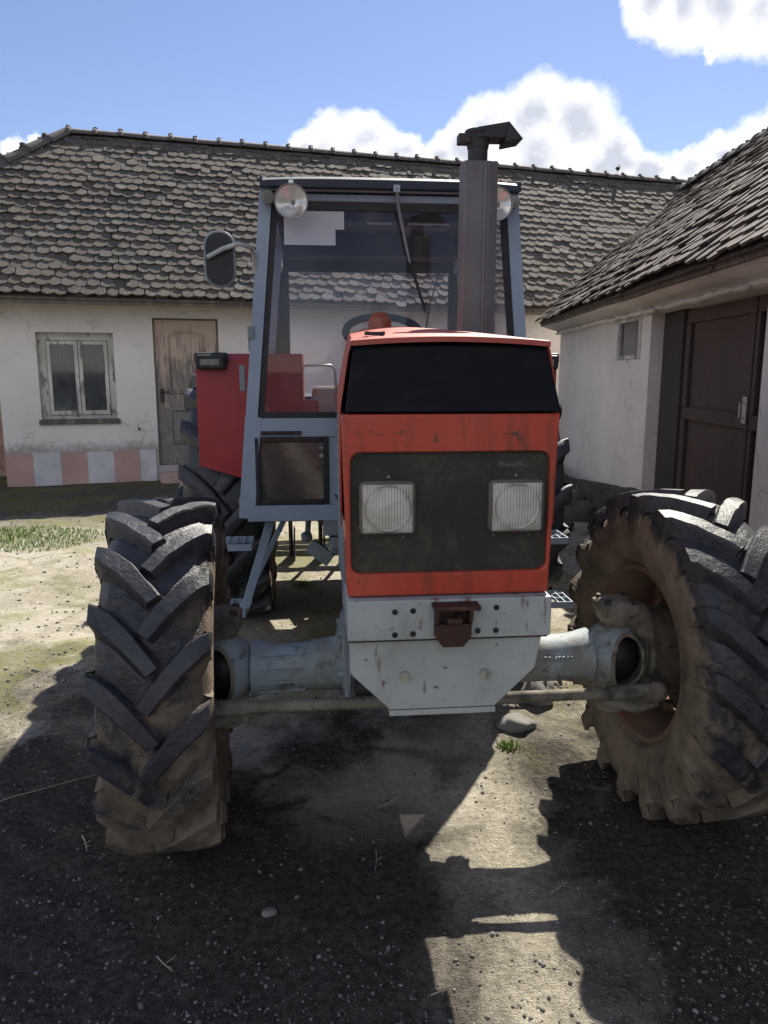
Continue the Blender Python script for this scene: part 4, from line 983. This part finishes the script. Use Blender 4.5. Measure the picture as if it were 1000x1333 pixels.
# --- cab
fm = MB()
def P3(s, y, z, ins=0): return Vector((s*(half_cab(z)-ins), y, z))
ZB, ZM, ZT = .89, 1.335, 2.40
for s in (1,-1):
    fm.beam(P3(s,CF,1.38,.028), P3(s,CF,ZT,.028), .056, .06, (0,1,0))        # front upper pillars
    fm.beam(P3(s,CF,ZB,.035), P3(s,CF,1.379,.035), .075, .06, (0,1,0))
    fm.beam(P3(s,CR,ZB+.1,.03), P3(s,CR,ZT,.03), .06, .06, (0,1,0))
    fm.beam(P3(s,2.25,ZM,.025), P3(s,2.25,ZT,.025), .035, .04, (0,1,0))
    fm.beam(P3(s,CF+.03,ZM,.025), P3(s,CR-.03,ZM,.025), .045, .06)
    fm.beam(P3(s,CF+.03,ZT-.02,.03), P3(s,CR-.03,ZT-.02,.03), .05, .05)
    fm.beam(P3(s,CF+.03,ZB+.035,.03), P3(s,2.25,ZB+.035,.03), .05, .07)
h = half_cab(ZM)
fm.box((-h+.07,CF-.028,1.285),(h-.07,CF+.028,1.372))       # cross beam under the windscreen
fm.box((-half_cab(ZB)+.04,CF-.034,ZB-.015),(-.22,CF+.03,ZB+.062)); fm.box((.22,CF-.034,ZB-.015),(half_cab(ZB)-.04,CF+.03,ZB+.062))
fm.box((-.30,CF-.02,.953),(-.20,CF+.02,1.284)); fm.box((.20,CF-.02,.953),(.30,CF+.02,1.284))
fm.box((-half_cab(1.1)+.06,CF-.015,.953),(-.655,CF+.015,1.284)); fm.box((.655,CF-.015,.953),(half_cab(1.1)-.06,CF+.015,1.284))
cab = fm.build('cab_frame', M['grey'], T, bevel=.006)
for (a,b) in ((-.70,-.56),(-.56,-.40)):
    pass
lowp = MB(); lowp.box((-.33,CF-.05,.80),(-.19,CF+.2,.874)); lowp.box((-.30,CF+.0,.70),(-.21,CF+.2,.80)); lowp.box((-.29,CF-.04,.73),(-.22,CF-.0,.79)); lowp.build('under_cab_box', M['grey_lo'], T, bevel=.004)
# side lower panels (doors) and rear panel
for s in (1,-1):
    dn = MB()
    a, b = P3(s,CF+.032,ZB+.07,.02), P3(s,2.22,ZB+.07,.02); c_, d_ = P3(s,2.22,ZM-.03,.02), P3(s,CF+.032,ZM-.03,.02)
    off = Vector((s*.012,0,0)); dn.hexa([a,b,b+off,a+off,d_,c_,c_+off,d_+off])
    dn.build('door_panel', M['grey_lo'], T)
vs_ = MB().box((-.62,CF-.036,1.292),(-.43,CF-.0285,1.312)); vs_.build('vent_slot', M['black'], cab)
fl = MB(); fl.box((-.70,CF+.03,.86),(.70,2.9,.888)); fl.box((-.42,2.2,.888),(.42,2.92,1.12)); fl.build('cab_floor', M['dark'], T)
da = MB(); da.hexa([(-.30,CF+.03,.95),(.30,CF+.03,.95),(.30,2.0,.95),(-.30,2.0,.95),(-.24,CF+.03,1.50),(.24,CF+.03,1.50),(.22,1.9,1.56),(-.22,1.9,1.56)]); da.build('dashboard', M['dark'], T, bevel=.02)
# lower windows
for s in (-1,1):
    x0_, x1_ = sorted((s*.655, s*.30)); z0_, z1_ = .953, 1.284; t = .026; w_ = MB(); ya, yb = CF-.030, CF-.004
    w_.box((x0_,ya,z0_),(x0_+t,yb,z1_)); w_.box((x1_-t,ya,z0_),(x1_,yb,z1_)); w_.box((x0_+t,ya,z0_),(x1_-t,yb,z0_+t)); w_.box((x0_+t,ya,z1_-t),(x1_-t,yb,z1_))
    lw = w_.build('lower_window', M['black'], T, bevel=.004); MB().box((x0_+t,CF-.018,z0_+t),(x1_-t,CF-.014,z1_-t)).build('pane', M['glass_dirty'], lw)
# windscreen
def trap_frame(mb, y0, y1, zb, zt, ins, t):
    hb_, ht_ = half_cab(zb)-ins, half_cab(zt)-ins; ib, it = half_cab(zb+t)-ins-t, half_cab(zt-t)-ins-t
    O_ = [(-hb_,zb),(hb_,zb),(ht_,zt),(-ht_,zt)]; I_ = [(-ib,zb+t),(ib,zb+t),(it,zt-t),(-it,zt-t)]
    vs = [(x,y0,z) for x,z in O_]+[(x,y0,z) for x,z in I_]+[(x,y1,z) for x,z in O_]+[(x,y1,z) for x,z in I_]; fs = []
    for i in range(4):
        j = (i+1)%4; fs += [(i,j,j+4,i+4),(i+8,i+12,j+12,j+8),(i,i+8,j+8,j),(i+4,j+4,j+12,i+12)]
    mb.add(vs, fs); return I_
wr = MB(); I_ = trap_frame(wr, CF-.018, CF+.012, 1.374, 2.345, .058, .026)
ws = wr.build('windscreen_seal', M['black'], T)
MB().prism(I_, CF-.004, CF).build('windscreen', M['glass'], ws)
st = MB().box((-.44,CF-.0078,2.165),(-.255,CF-.0060,2.315)).add([(-.49,CF-.0077,2.165),(-.44,CF-.0077,2.165),(-.44,CF-.0077,2.315),(-.49,CF-.0077,2.315)],[(0,1,2,3)]).box((-.255,CF-.0078,2.235),(-.215,CF-.0060,2.315))
st.build('paper_sheet', M['paper'], ws)
# top rail + roof
tr_ = MB(); tr_.box((-.575,CF-.035,2.352),(.575,CF+.03,2.385)); tr_.box((-.58,CF-.055,2.392),(.58,CF-.02,2.408)); tr_.build('roof_gutter', M['grey'], T, bevel=.006)
rf = MB(); ns = 12; vs = []
for j, (y, dz, ww) in enumerate(((CF-.10,-.012,.585),(CF-.10,.022,.588),(CF-.04,.045,.580),(CF+.3,.07,.575),(CR-.2,.07,.575),(CR+.06,.04,.58),(CR+.08,.0,.585))):
    for i in range(ns+1):
        u = i/ns*2-1; vs.append((u*ww, y, 2.412+dz-(.012 if dz > 0 else 0)*abs(u)**4))
rf.add(vs, [(j*(ns+1)+i, j*(ns+1)+i+1, (j+1)*(ns+1)+i+1, (j+1)*(ns+1)+i) for j in range(6) for i in range(ns)])
rf.box((-.583,CF-.098,2.398),(.583,CR+.078,2.404))
for s in (1,-1): rf.box((min(s*.578,s*.590),CF-.098,2.400),(max(s*.578,s*.590),CR+.078,2.440))
rf.build('roof', M['navy'], T, smooth=40)
li = MB(); li.box((-.55,CF+.04,2.375),(.55,CR-.04,2.39)); li.box((-.52,CR-.30,2.26),(.52,CR-.05,2.374)); li.box((-.5,CF+.3,2.33),(-.1,CF+.55,2.374)); li.box((.0,CF+.3,2.33),(.38,CF+.55,2.374)); li.build('headlining', M['navy'], T, bevel=.02)
vz = MB().box((-.10,CF+.12,2.286),(.02,CF+.14,2.292)); vz.box((.10,CF+.12,2.286),(.30,CF+.14,2.292)); vz.build('visor_strip', M['paper'], T)
# rear window frame + panes
rw = MB()
for s in (1,-1):
    rw.hexa([(s*.505,CR-.02,ZM),(s*(half_cab(ZM)-.061),CR-.02,ZM),(s*(half_cab(ZM)-.061),CR+.02,ZM),(s*.505,CR+.02,ZM),(s*.505,CR-.02,2.20),(s*(half_cab(2.2)-.061),CR-.02,2.20),(s*(half_cab(2.2)-.061),CR+.02,2.20),(s*.505,CR+.02,2.20)])
rw.box((-.54,CR-.02,2.201),(.54,CR+.02,2.37)); rw.box((-.62,CR-.02,1.12),(.62,CR+.02,1.30))
rwo = rw.build('rear_window_frame', M['navy'], T, bevel=.006); MB().box((-.505,CR-.003,1.30),(.505,CR+.003,2.20)).build('pane', M['glass'], rwo)
for s in (1,-1):
    for (ya, yb) in ((CF+.032,2.23),(2.27,CR-.032)):
        sg = MB(); a, b = P3(s,ya,ZM+.03,.02), P3(s,yb,ZM+.03,.02); c_, d_ = P3(s,yb,ZT-.045,.02), P3(s,ya,ZT-.045,.02); off = Vector((s*.004,0,0)); sg.hexa([a,b,b+off,a+off,d_,c_,c_+off,d_+off]); sg.build('side_glass', M['glass'], T)
hl_ = []
for z in (1.72,2.08): hl_ += [((-half_cab(z)-.012,CF+.0,z-.035),(-half_cab(z)+.002,CF+.02,z+.035)), ((half_cab(z)-.002,CF+.0,z-.03),(half_cab(z)+.014,CF+.02,z+.03))]
hl_ += [((-.715,CF-.0,1.50),(-.690,CF+.03,1.62)), ((-.735,CF-.02,.93),(-.700,CF+.03,.99)), ((-.668,CF-.038,1.74),(-.638,CF-.030,1.80))]
for p, q in hl_: MB().box(p, q).build('door_hinge', M['grey_lo'], T, bevel=.003)
# wiper
wp = MB(); wp.box((.003,CF-.115,2.382),(.032,CF-.102,2.412)); wp.tube([(.018,CF-.11,2.40),(.030,CF-.07,2.33),(.068,CF-.03,2.18),(.09,CF-.028,2.09)],[.010,.008,.007,.005],8)
wpo = wp.build('wiper_arm', M['steel'], ws, smooth=50); bl = MB().beam((.085,CF-.024,2.12),(.165,CF-.022,1.875),.010,.012,(0,1,0)).beam((.060,CF-.018,2.17),(.166,CF-.016,1.865),.005,.010,(0,1,0)); bl.build('wiper_blade', M['black'], ws)
# roof lamps
for (x, z, ls) in ((-.452,2.325,0),(.462,2.332,0)):
    l = MB(); yy = CF-.16
    l.lathe([(.0,.070),(-.006,.074),(.012,.074),(.045,.055),(.065,.02),(.066,0)],32,'y',(x,yy,z)); l.box((x-.01,yy+.03,z+.05),(x+.01,yy+.05,z+.095)); wl = l.build('work_lamp', M['chrome'], T, smooth=40)
    q = MB(); q.lathe([(.040,.0),(.036,.02),(.020,.045),(.002,.068)],32,'y',(x,yy,z)); q.build('reflector', M['reflector'], wl, smooth=60)
    q = MB(); q.lathe([(-.022,.0),(-.020,.025),(-.013,.05),(-.002,.069)],32,'y',(x,yy,z)); q.build('lens', M['lens_round'], wl, smooth=60)
    MB().blob((x+.008,yy+.005,z-.005),.012,4,2,.1).build('bulb', M['dark'], wl, smooth=180)
for x in (-.556,.556):
    l = MB(); yy = CF-.10; l.lathe([(.05,.0),(.05,.024),(.0,.030),(-.004,.030)],24,'y',(x,yy,2.352)); ml = l.build('marker_lamp', M['grey_lo'], T, smooth=40)
    l = MB().lathe([(-.004,.029),(-.012,.027),(-.013,.021),(-.019,.020),(-.020,.014),(-.026,.012),(-.028,0)],24,'y',(x,yy,2.352)); l.build('lens', M['lens_round'], ml, smooth=30)
# mirror
mc = Vector((-.775, CF-.10, 2.085)); mi = MB()
def oval(mb, hw_, hh_, y0, y1, r):
    mb.prism([(mc.x+a*1.0, mc.z+b) for a,b in rrect(-hw_,-hh_,hw_,hh_,r,8)], y0, y1)
oval(mi,.070,.122,mc.y-.006,mc.y+.012,.064); mir = mi.build('mirror', M['grey_lo'], T, bevel=.006)
g2 = MB(); oval(g2,.060,.112,mc.y-.010,mc.y-.0065,.056); g2.build('mirror_back', M['black'], mir)
ma = MB().tube([(mc.x-.052,mc.y-.020,mc.z+.005),(mc.x+.02,mc.y-.035,mc.z+.04),(mc.x+.09,mc.y-.03,mc.z+.062),(mc.x+.138,mc.y+.02,mc.z+.055),(mc.x+.148,mc.y+.06,mc.z+.03),(mc.x+.150,mc.y+.08,mc.z-.05)],[.011,.011,.010,.010,.011,.014],10)
ma.build('mirror_arm', M['pale'], mir, smooth=50)
# steering wheel, seat, rail
sw = MB(); cen = Vector((0,2.02,1.79)); tl = R(28); n = 40; rad = .195
pts = [cen+Vector((rad*cos(2*pi*i/n), rad*sin(2*pi*i/n)*cos(tl), rad*sin(2*pi*i/n)*sin(tl))) for i in range(n+1)]
sw.tube(pts,.021,8,False)
for a in (90,210,330): sw.tube([cen-Vector((0,0,.02)), cen+Vector((rad*cos(R(a)),rad*sin(R(a))*cos(tl),rad*sin(R(a))*sin(tl)))],.009,6)
sw.tube([cen-Vector((0,0,.01)),(0,1.95,1.5)],.022,8); sw.build('steering_wheel', M['seat'], T, smooth=60)
se = MB(); se.box((-.23,2.25,1.10),(.23,2.72,1.24)); se.hexa([(-.22,2.66,1.24),(.22,2.66,1.24),(.22,2.76,1.24),(-.22,2.76,1.24),(-.19,2.76,1.60),(.19,2.76,1.60),(.19,2.83,1.60),(-.19,2.83,1.60)]); seo = se.build('driver_seat', M['seat'], T, bevel=.03, seg=3)
s2 = MB(); s2.hexa([(-.40,2.62,1.15),(-.16,2.62,1.15),(-.16,2.72,1.15),(-.40,2.72,1.15),(-.37,2.70,1.50),(-.18,2.70,1.50),(-.18,2.78,1.50),(-.37,2.78,1.50)]); s2.build('seat_cover', M['cream'], seo, bevel=.03, seg=3)
ra = MB().tube([(-.43,2.55,1.30),(-.43,2.55,1.60),(-.41,2.55,1.625),(-.26,2.55,1.625),(-.235,2.55,1.60),(-.23,2.55,1.40)],.007,8); ra.tube([(-.36,2.3,1.10),(-.37,2.25,1.42)],.007,8); ra.blob((-.37,2.25,1.43),.02,1,2,.1); ra.tube([(-.30,2.2,1.10),(-.26,2.1,1.36)],.007,8); ra.blob((-.26,2.1,1.37),.018,1,2,.1); ra.build('grab_rail', M['chrome'], T, smooth=50)
wi = MB().tube([(.30,CF+.04,2.3),(.29,CF+.05,2.15),(.24,CF+.07,2.05),(.20,CF+.08,1.9),(.17,CF+.08,1.7)],.003,6); wi.build('hanging_cable', M['black'], T)
# fenders
for s in (-1,1):
    fe = MB(); xi, xo = .425*s, .995*s
    prof = [(2.20,1.02),(2.20,1.66),(2.235,1.685),(3.35,1.70),(3.62,1.62),(3.85,1.35),(3.9,1.2)]
    inn = [(y+.012 if i < 2 else y, z-.012 if i > 1 else z) for i,(y,z) in enumerate(prof)]
    n = len(prof); vs = [(x,y,z) for x in (xi,xo) for (y,z) in prof+inn[::-1]]
    # slanted lower edge: the plate reaches lower on the inside
    vs = [(x,y,(.90 if abs(x) < .5 else 1.08) if (y < 2.22 and z < 1.1) else z) for x,y,z in vs]
    m2 = 2*n; fe.add(vs, [(i,i+m2,(i+1)%m2+m2,(i+1)%m2) for i in range(m2)]+[(i,i+1,m2-2-i,m2-1-i) for i in range(n-1)]+[(m2+i,m2+m2-1-i,m2+m2-2-i,m2+i+1) for i in range(n-1)])
    fo = fe.build('fender', M['red_fender'], T, bevel=.004)
    iw = MB(); iw.add([(xi,2.2,.95),(xi,3.85,.95),(xi,3.84,1.36),(xi,3.61,1.61),(xi,3.34,1.69),(xi,2.22,1.675)],[(0,1,2,3,4,5)]); iw.build('inner_panel', M['red_fender'], fo)
    lb = MB(); xa, xb = sorted((s*.985, s*.83)); lb.box((xa,2.13,1.60),(xb,2.199,1.678)); lb.box((xa-.01,2.15,1.63),(xb+.01,2.215,1.69)); lbo = lb.build('position_lamp', M['black'], fo, bevel=.012)
    MB().box((xa+.025,2.124,1.622),(xb-.03,2.131,1.655)).build('lens', M['lens_round'], lbo, bevel=.004)
sm = MB().box((-.43,2.05,.888),(-.34,2.2,1.44)); sm.build('control_box', M['red_fender'], T, bevel=.005)
# steps
for s in (-1,1):
    for (z, y0_, y1_, xa, xb) in ((.71,1.86,2.06,.70,.99),(.36,1.83,2.06,.74,1.02)):
        g_ = MB(); a, b = sorted((s*xa, s*xb))
        g_.box((a,y0_,z-.035),(b,y0_+.006,z)); g_.box((a,y1_-.006,z-.035),(b,y1_,z)); g_.box((a,y0_+.007,z-.035),(a+.006,y1_-.007,z)); g_.box((b-.006,y0_+.007,z-.035),(b,y1_-.007,z))
        for i in range(1,7): xx = a+(b-a)*i/7; g_.box((xx-.003,y0_+.007,z-.012),(xx+.003,y1_-.007,z-.001))
        for i in range(1,3): yy = y0_+(y1_-y0_)*i/3; g_.beam((a+.007,yy-.02,z-.0065),(b-.007,yy+.02,z-.0065),.005,.009)
        g_.build('step', M['grey'], T)
    k_ = MB(); k_.beam((s*.585,1.90,.875),(s*.755,1.90,.33),.045,.03,(0,1,0)); k_.beam((s*.50,2.04,.875),(s*.735,2.05,.40),.03,.02,(0,1,0)); k_.beam((s*.73,1.90,.40),(s*.76,1.90,.34),.05,.04,(0,1,0))
    k_.build('step_bracket', M['grey'], T, bevel=.003)
# pedal box and links seen under the cab
pd = MB(); pd.beam((-.40,1.86,.70),(-.29,1.84,.62),.075,.05,(0,1,0)); pd.tube([(-.41,1.88,.75),(-.40,1.9,.88)],.016,8); pd.blob((-.415,1.87,.74),.03,2,2,.2); pd.build('pedal_linkage', M['grey_lo'], T, bevel=.006)
hs = MB().tube([(-.25,CF-.03,1.25),(-.23,CF-.08,1.1),(-.20,CF-.10,.9),(-.22,CF-.04,.78)],.008,8); hs.tube([(-.27,CF-.03,1.0),(-.235,CF-.06,.95),(-.21,CF-.03,.85)],.006,8); hs.build('hose', M['black'], T, smooth=60)

# ------------------------------------------------------------------ invented implement behind the tractor, added for a pale shape and broken shade
DR = thing('stand_in_drill', 'made-up cream hoppered implement added behind the tractor to fill a pale shape and cast shade', 'implement', (-.28, 6.30, 0), R(6))
hp = MB(); hp.hexa([(-1.15,-.12,.80),(1.15,-.12,.80),(1.15,.16,.80),(-1.15,.16,.80),(-1.2,-.30,1.36),(1.2,-.30,1.36),(1.2,.32,1.36),(-1.2,.32,1.36)]); MB().box((-1.1,.62,.555),(1.1,.78,.585)).box((-1.1,.82,.555),(1.1,.98,.585)).box((-1.1,1.02,.555),(1.1,1.16,.585)).box((-.9,.345,.56),(-.84,1.16,.60)).box((.84,.345,.56),(.9,1.16,.60)).build('shade_planks', M['old_wood'], DR); hpo = hp.build('hopper', M['cream'], DR, bevel=.02)  # hopper and gapped planks added to throw dappled shade under the tractor
MB().box((-1.22,-.32,1.365),(1.22,.34,1.40)).build('lid', M['navy'], hpo, bevel=.006)
f_ = MB(); f_.box((-1.2,-.34,.60),(1.2,-.26,.68)); f_.box((-1.2,.26,.60),(1.2,.34,.68)); f_.box((-1.2,-.26,.60),(-1.12,.26,.68)); f_.box((1.12,-.26,.60),(1.2,.26,.68)); f_.box((-.9,-.05,.681),(-.8,.05,.80)); f_.box((.8,-.05,.681),(.9,.05,.80)); f_.beam((-.45,-.3,.66),(-.02,-.95,.62),.06,.06); f_.beam((.45,-.3,.66),(.02,-.95,.62),.06,.06); f_.build('frame', M['grey_lo'], DR)
for i in range(9):
    x = -1.0+i*.25; c_ = MB(); c_.tube([(x,-.1,.79),(x,-.05,.55),(x,.1,.25),(x,.18,.03)],.018,8); c_.lathe([(-.006,0),(-.006,.15),(.006,.15),(.006,0)],20,'x',(x+.03,.12,.15)); c_.build('coulter', M['dark'], DR, smooth=40)
for s in (-1,1):
    w_ = MB(); w_.lathe([(-.06,.24),(-.07,.30),(-.05,.35),(0,.36),(.05,.35),(.07,.30),(.06,.24)],36,'x'); o_ = w_.build('drill_wheel', M['black'], DR, smooth=40); o_.location = (s*1.32,.02,.36)
    MB().lathe([(-.05,.24),(.0,.20),(.0,.05),(-.05,.04),(-.05,0)],28,'x').lathe([(.05,.24),(.0,.205)],28,'x').build('rim', M['red_fender'], o_, smooth=40)

# ------------------------------------------------------------------ light, sky, camera
sd_ = Vector((.33, .87, 1.0)).normalized()
EL = math.asin(sd_.z); AZ_ = atan2(sd_.x, sd_.y)
sun = bpy.data.lights.new('sun', 'SUN'); sun.energy = 5.0; sun.angle = R(.53); sun.color = (1, .94, .82)
so = bpy.data.objects.new('sun', sun); COL.objects.link(so); so.rotation_euler = (-sd_).to_track_quat('-Z','Y').to_euler()

world = bpy.data.worlds.new('World'); scene.world = world; world.use_nodes = True
nt = world.node_tree; nt.nodes.clear()
out = nt.nodes.new('ShaderNodeOutputWorld'); bg = nt.nodes.new('ShaderNodeBackground'); bg.inputs[1].default_value = .12
sky = nt.nodes.new('ShaderNodeTexSky'); sky.sky_type = 'NISHITA'; sky.sun_disc = False; sky.sun_elevation = EL; sky.sun_rotation = AZ_
sky.dust_density = .15; sky.air_density = 1.0; sky.ozone_density = 2.5; sky.altitude = 200
tc = nt.nodes.new('ShaderNodeTexCoord'); dirv = tc.outputs['Generated']
nrm = nt.nodes.new('ShaderNodeVectorMath'); nrm.operation = 'NORMALIZE'; nt.links.new(dirv, nrm.inputs[0]); dv = nrm.outputs[0]
# billow distortion
wn = nt.nodes.new('ShaderNodeTexNoise'); wn.inputs['Scale'].default_value = 7; wn.inputs['Detail'].default_value = 10; wn.inputs['Roughness'].default_value = .62; nt.links.new(dv, wn.inputs['Vector'])
sb_ = nt.nodes.new('ShaderNodeVectorMath'); sb_.operation = 'SUBTRACT'; sb_.inputs[1].default_value = (.5,.5,.5); nt.links.new(wn.outputs['Color'], sb_.inputs[0])
sl_ = nt.nodes.new('ShaderNodeVectorMath'); sl_.operation = 'SCALE'; sl_.inputs['Scale'].default_value = .085; nt.links.new(sb_.outputs[0], sl_.inputs[0])
ad_ = nt.nodes.new('ShaderNodeVectorMath'); ad_.operation = 'ADD'; nt.links.new(dv, ad_.inputs[0]); nt.links.new(sl_.outputs[0], ad_.inputs[1])
T10 = R(10.5)
def dpx(x, y):
    a, b = (x-500)/1000, (666.5-y)/1000
    return Vector((a, cos(T10)+b*sin(T10), -sin(T10)+b*cos(T10))).normalized()
blobs = [(dpx(x,y), r*.00088) for x,y,r in (
    (640,170,58),(700,158,62),(755,166,60),(600,195,48),(805,198,44),(845,222,34),(700,225,85),(780,225,60),(565,205,30),
    (425,192,46),(372,206,26),(400,190,34),(470,190,46),(515,200,36),(385,205,30),(900,215,34),(940,200,36),(985,190,42),(1040,180,60),(640,235,60),
    (835,10,40),(880,20,46),(930,15,52),(990,5,52),(1050,0,60),(920,70,13),(18,184,22),(48,178,13),(-40,190,40))]
for az, el, r in ((-70,18,.22),(-58,14,.2),(-84,15,.18),(110,22,.3),(128,18,.26),(95,16,.2),(170,30,.3),(188,26,.32),(205,30,.2),(-120,35,.3),(-135,30,.22),(60,30,.2),(70,24,.22)):
    a, e = R(az), R(el); blobs.append((Vector((sin(a)*cos(e), cos(a)*cos(e), sin(e))), r))
acc = None
for c, r in blobs:
    ds = nt.nodes.new('ShaderNodeVectorMath'); ds.operation = 'DISTANCE'; nt.links.new(ad_.outputs[0], ds.inputs[0]); ds.inputs[1].default_value = tuple(c)
    v = math_(nt, 'MULTIPLY_ADD', ds.outputs['Value'], -1.0/r, 1.0)
    if acc is None: acc = v
    else:
        acc = math_(nt, 'SMOOTH_MAX', acc, v, .35)
n2 = noise_(nt, dv, 34, 8, .68); n3 = noise_(nt, dv, 9, 8, .6, .4)
edge = math_(nt, 'ADD', acc, math_(nt, 'MULTIPLY', math_(nt, 'SUBTRACT', n2, .5), .42))
mask = ramp(nt, edge, .0, .36).outputs[0]
thick = math_(nt, 'ADD', math_(nt, 'MULTIPLY', acc, .9), math_(nt, 'MULTIPLY', math_(nt, 'SUBTRACT', n3, .5), 1.3))
thick = math_(nt, 'ADD', thick, math_(nt, 'MULTIPLY', math_(nt, 'SUBTRACT', n2, .5), .5))
shade = ramp(nt, thick, .22, .80).outputs[0]
ccol = mixc(nt, shade, (7.0,6.9,6.9), (3.3,3.5,4.0))
skyc = mixc(nt, 1.0, sky.outputs[0], (.66,.60,.64), 'MULTIPLY')
nt.links.new(mixc(nt, mask, skyc, ccol), bg.inputs[0]); nt.links.new(bg.outputs[0], out.inputs[0])

cam = bpy.data.cameras.new('camera'); cam.sensor_fit = 'VERTICAL'; cam.sensor_height = 36; cam.lens = 36*1000/1333; cam.clip_end = 2000; cam.clip_start = .05
co_ = bpy.data.objects.new('camera', cam); COL.objects.link(co_); co_.location = (0,0,1.6); co_.rotation_euler = (R(90-10.5),0,0); scene.camera = co_
scene.view_settings.view_transform = 'Standard'; scene.view_settings.look = 'None'; scene.view_settings.exposure = .78; scene.view_settings.gamma = 1
scene.cycles.max_bounces = 8; scene.cycles.transparent_max_bounces = 16
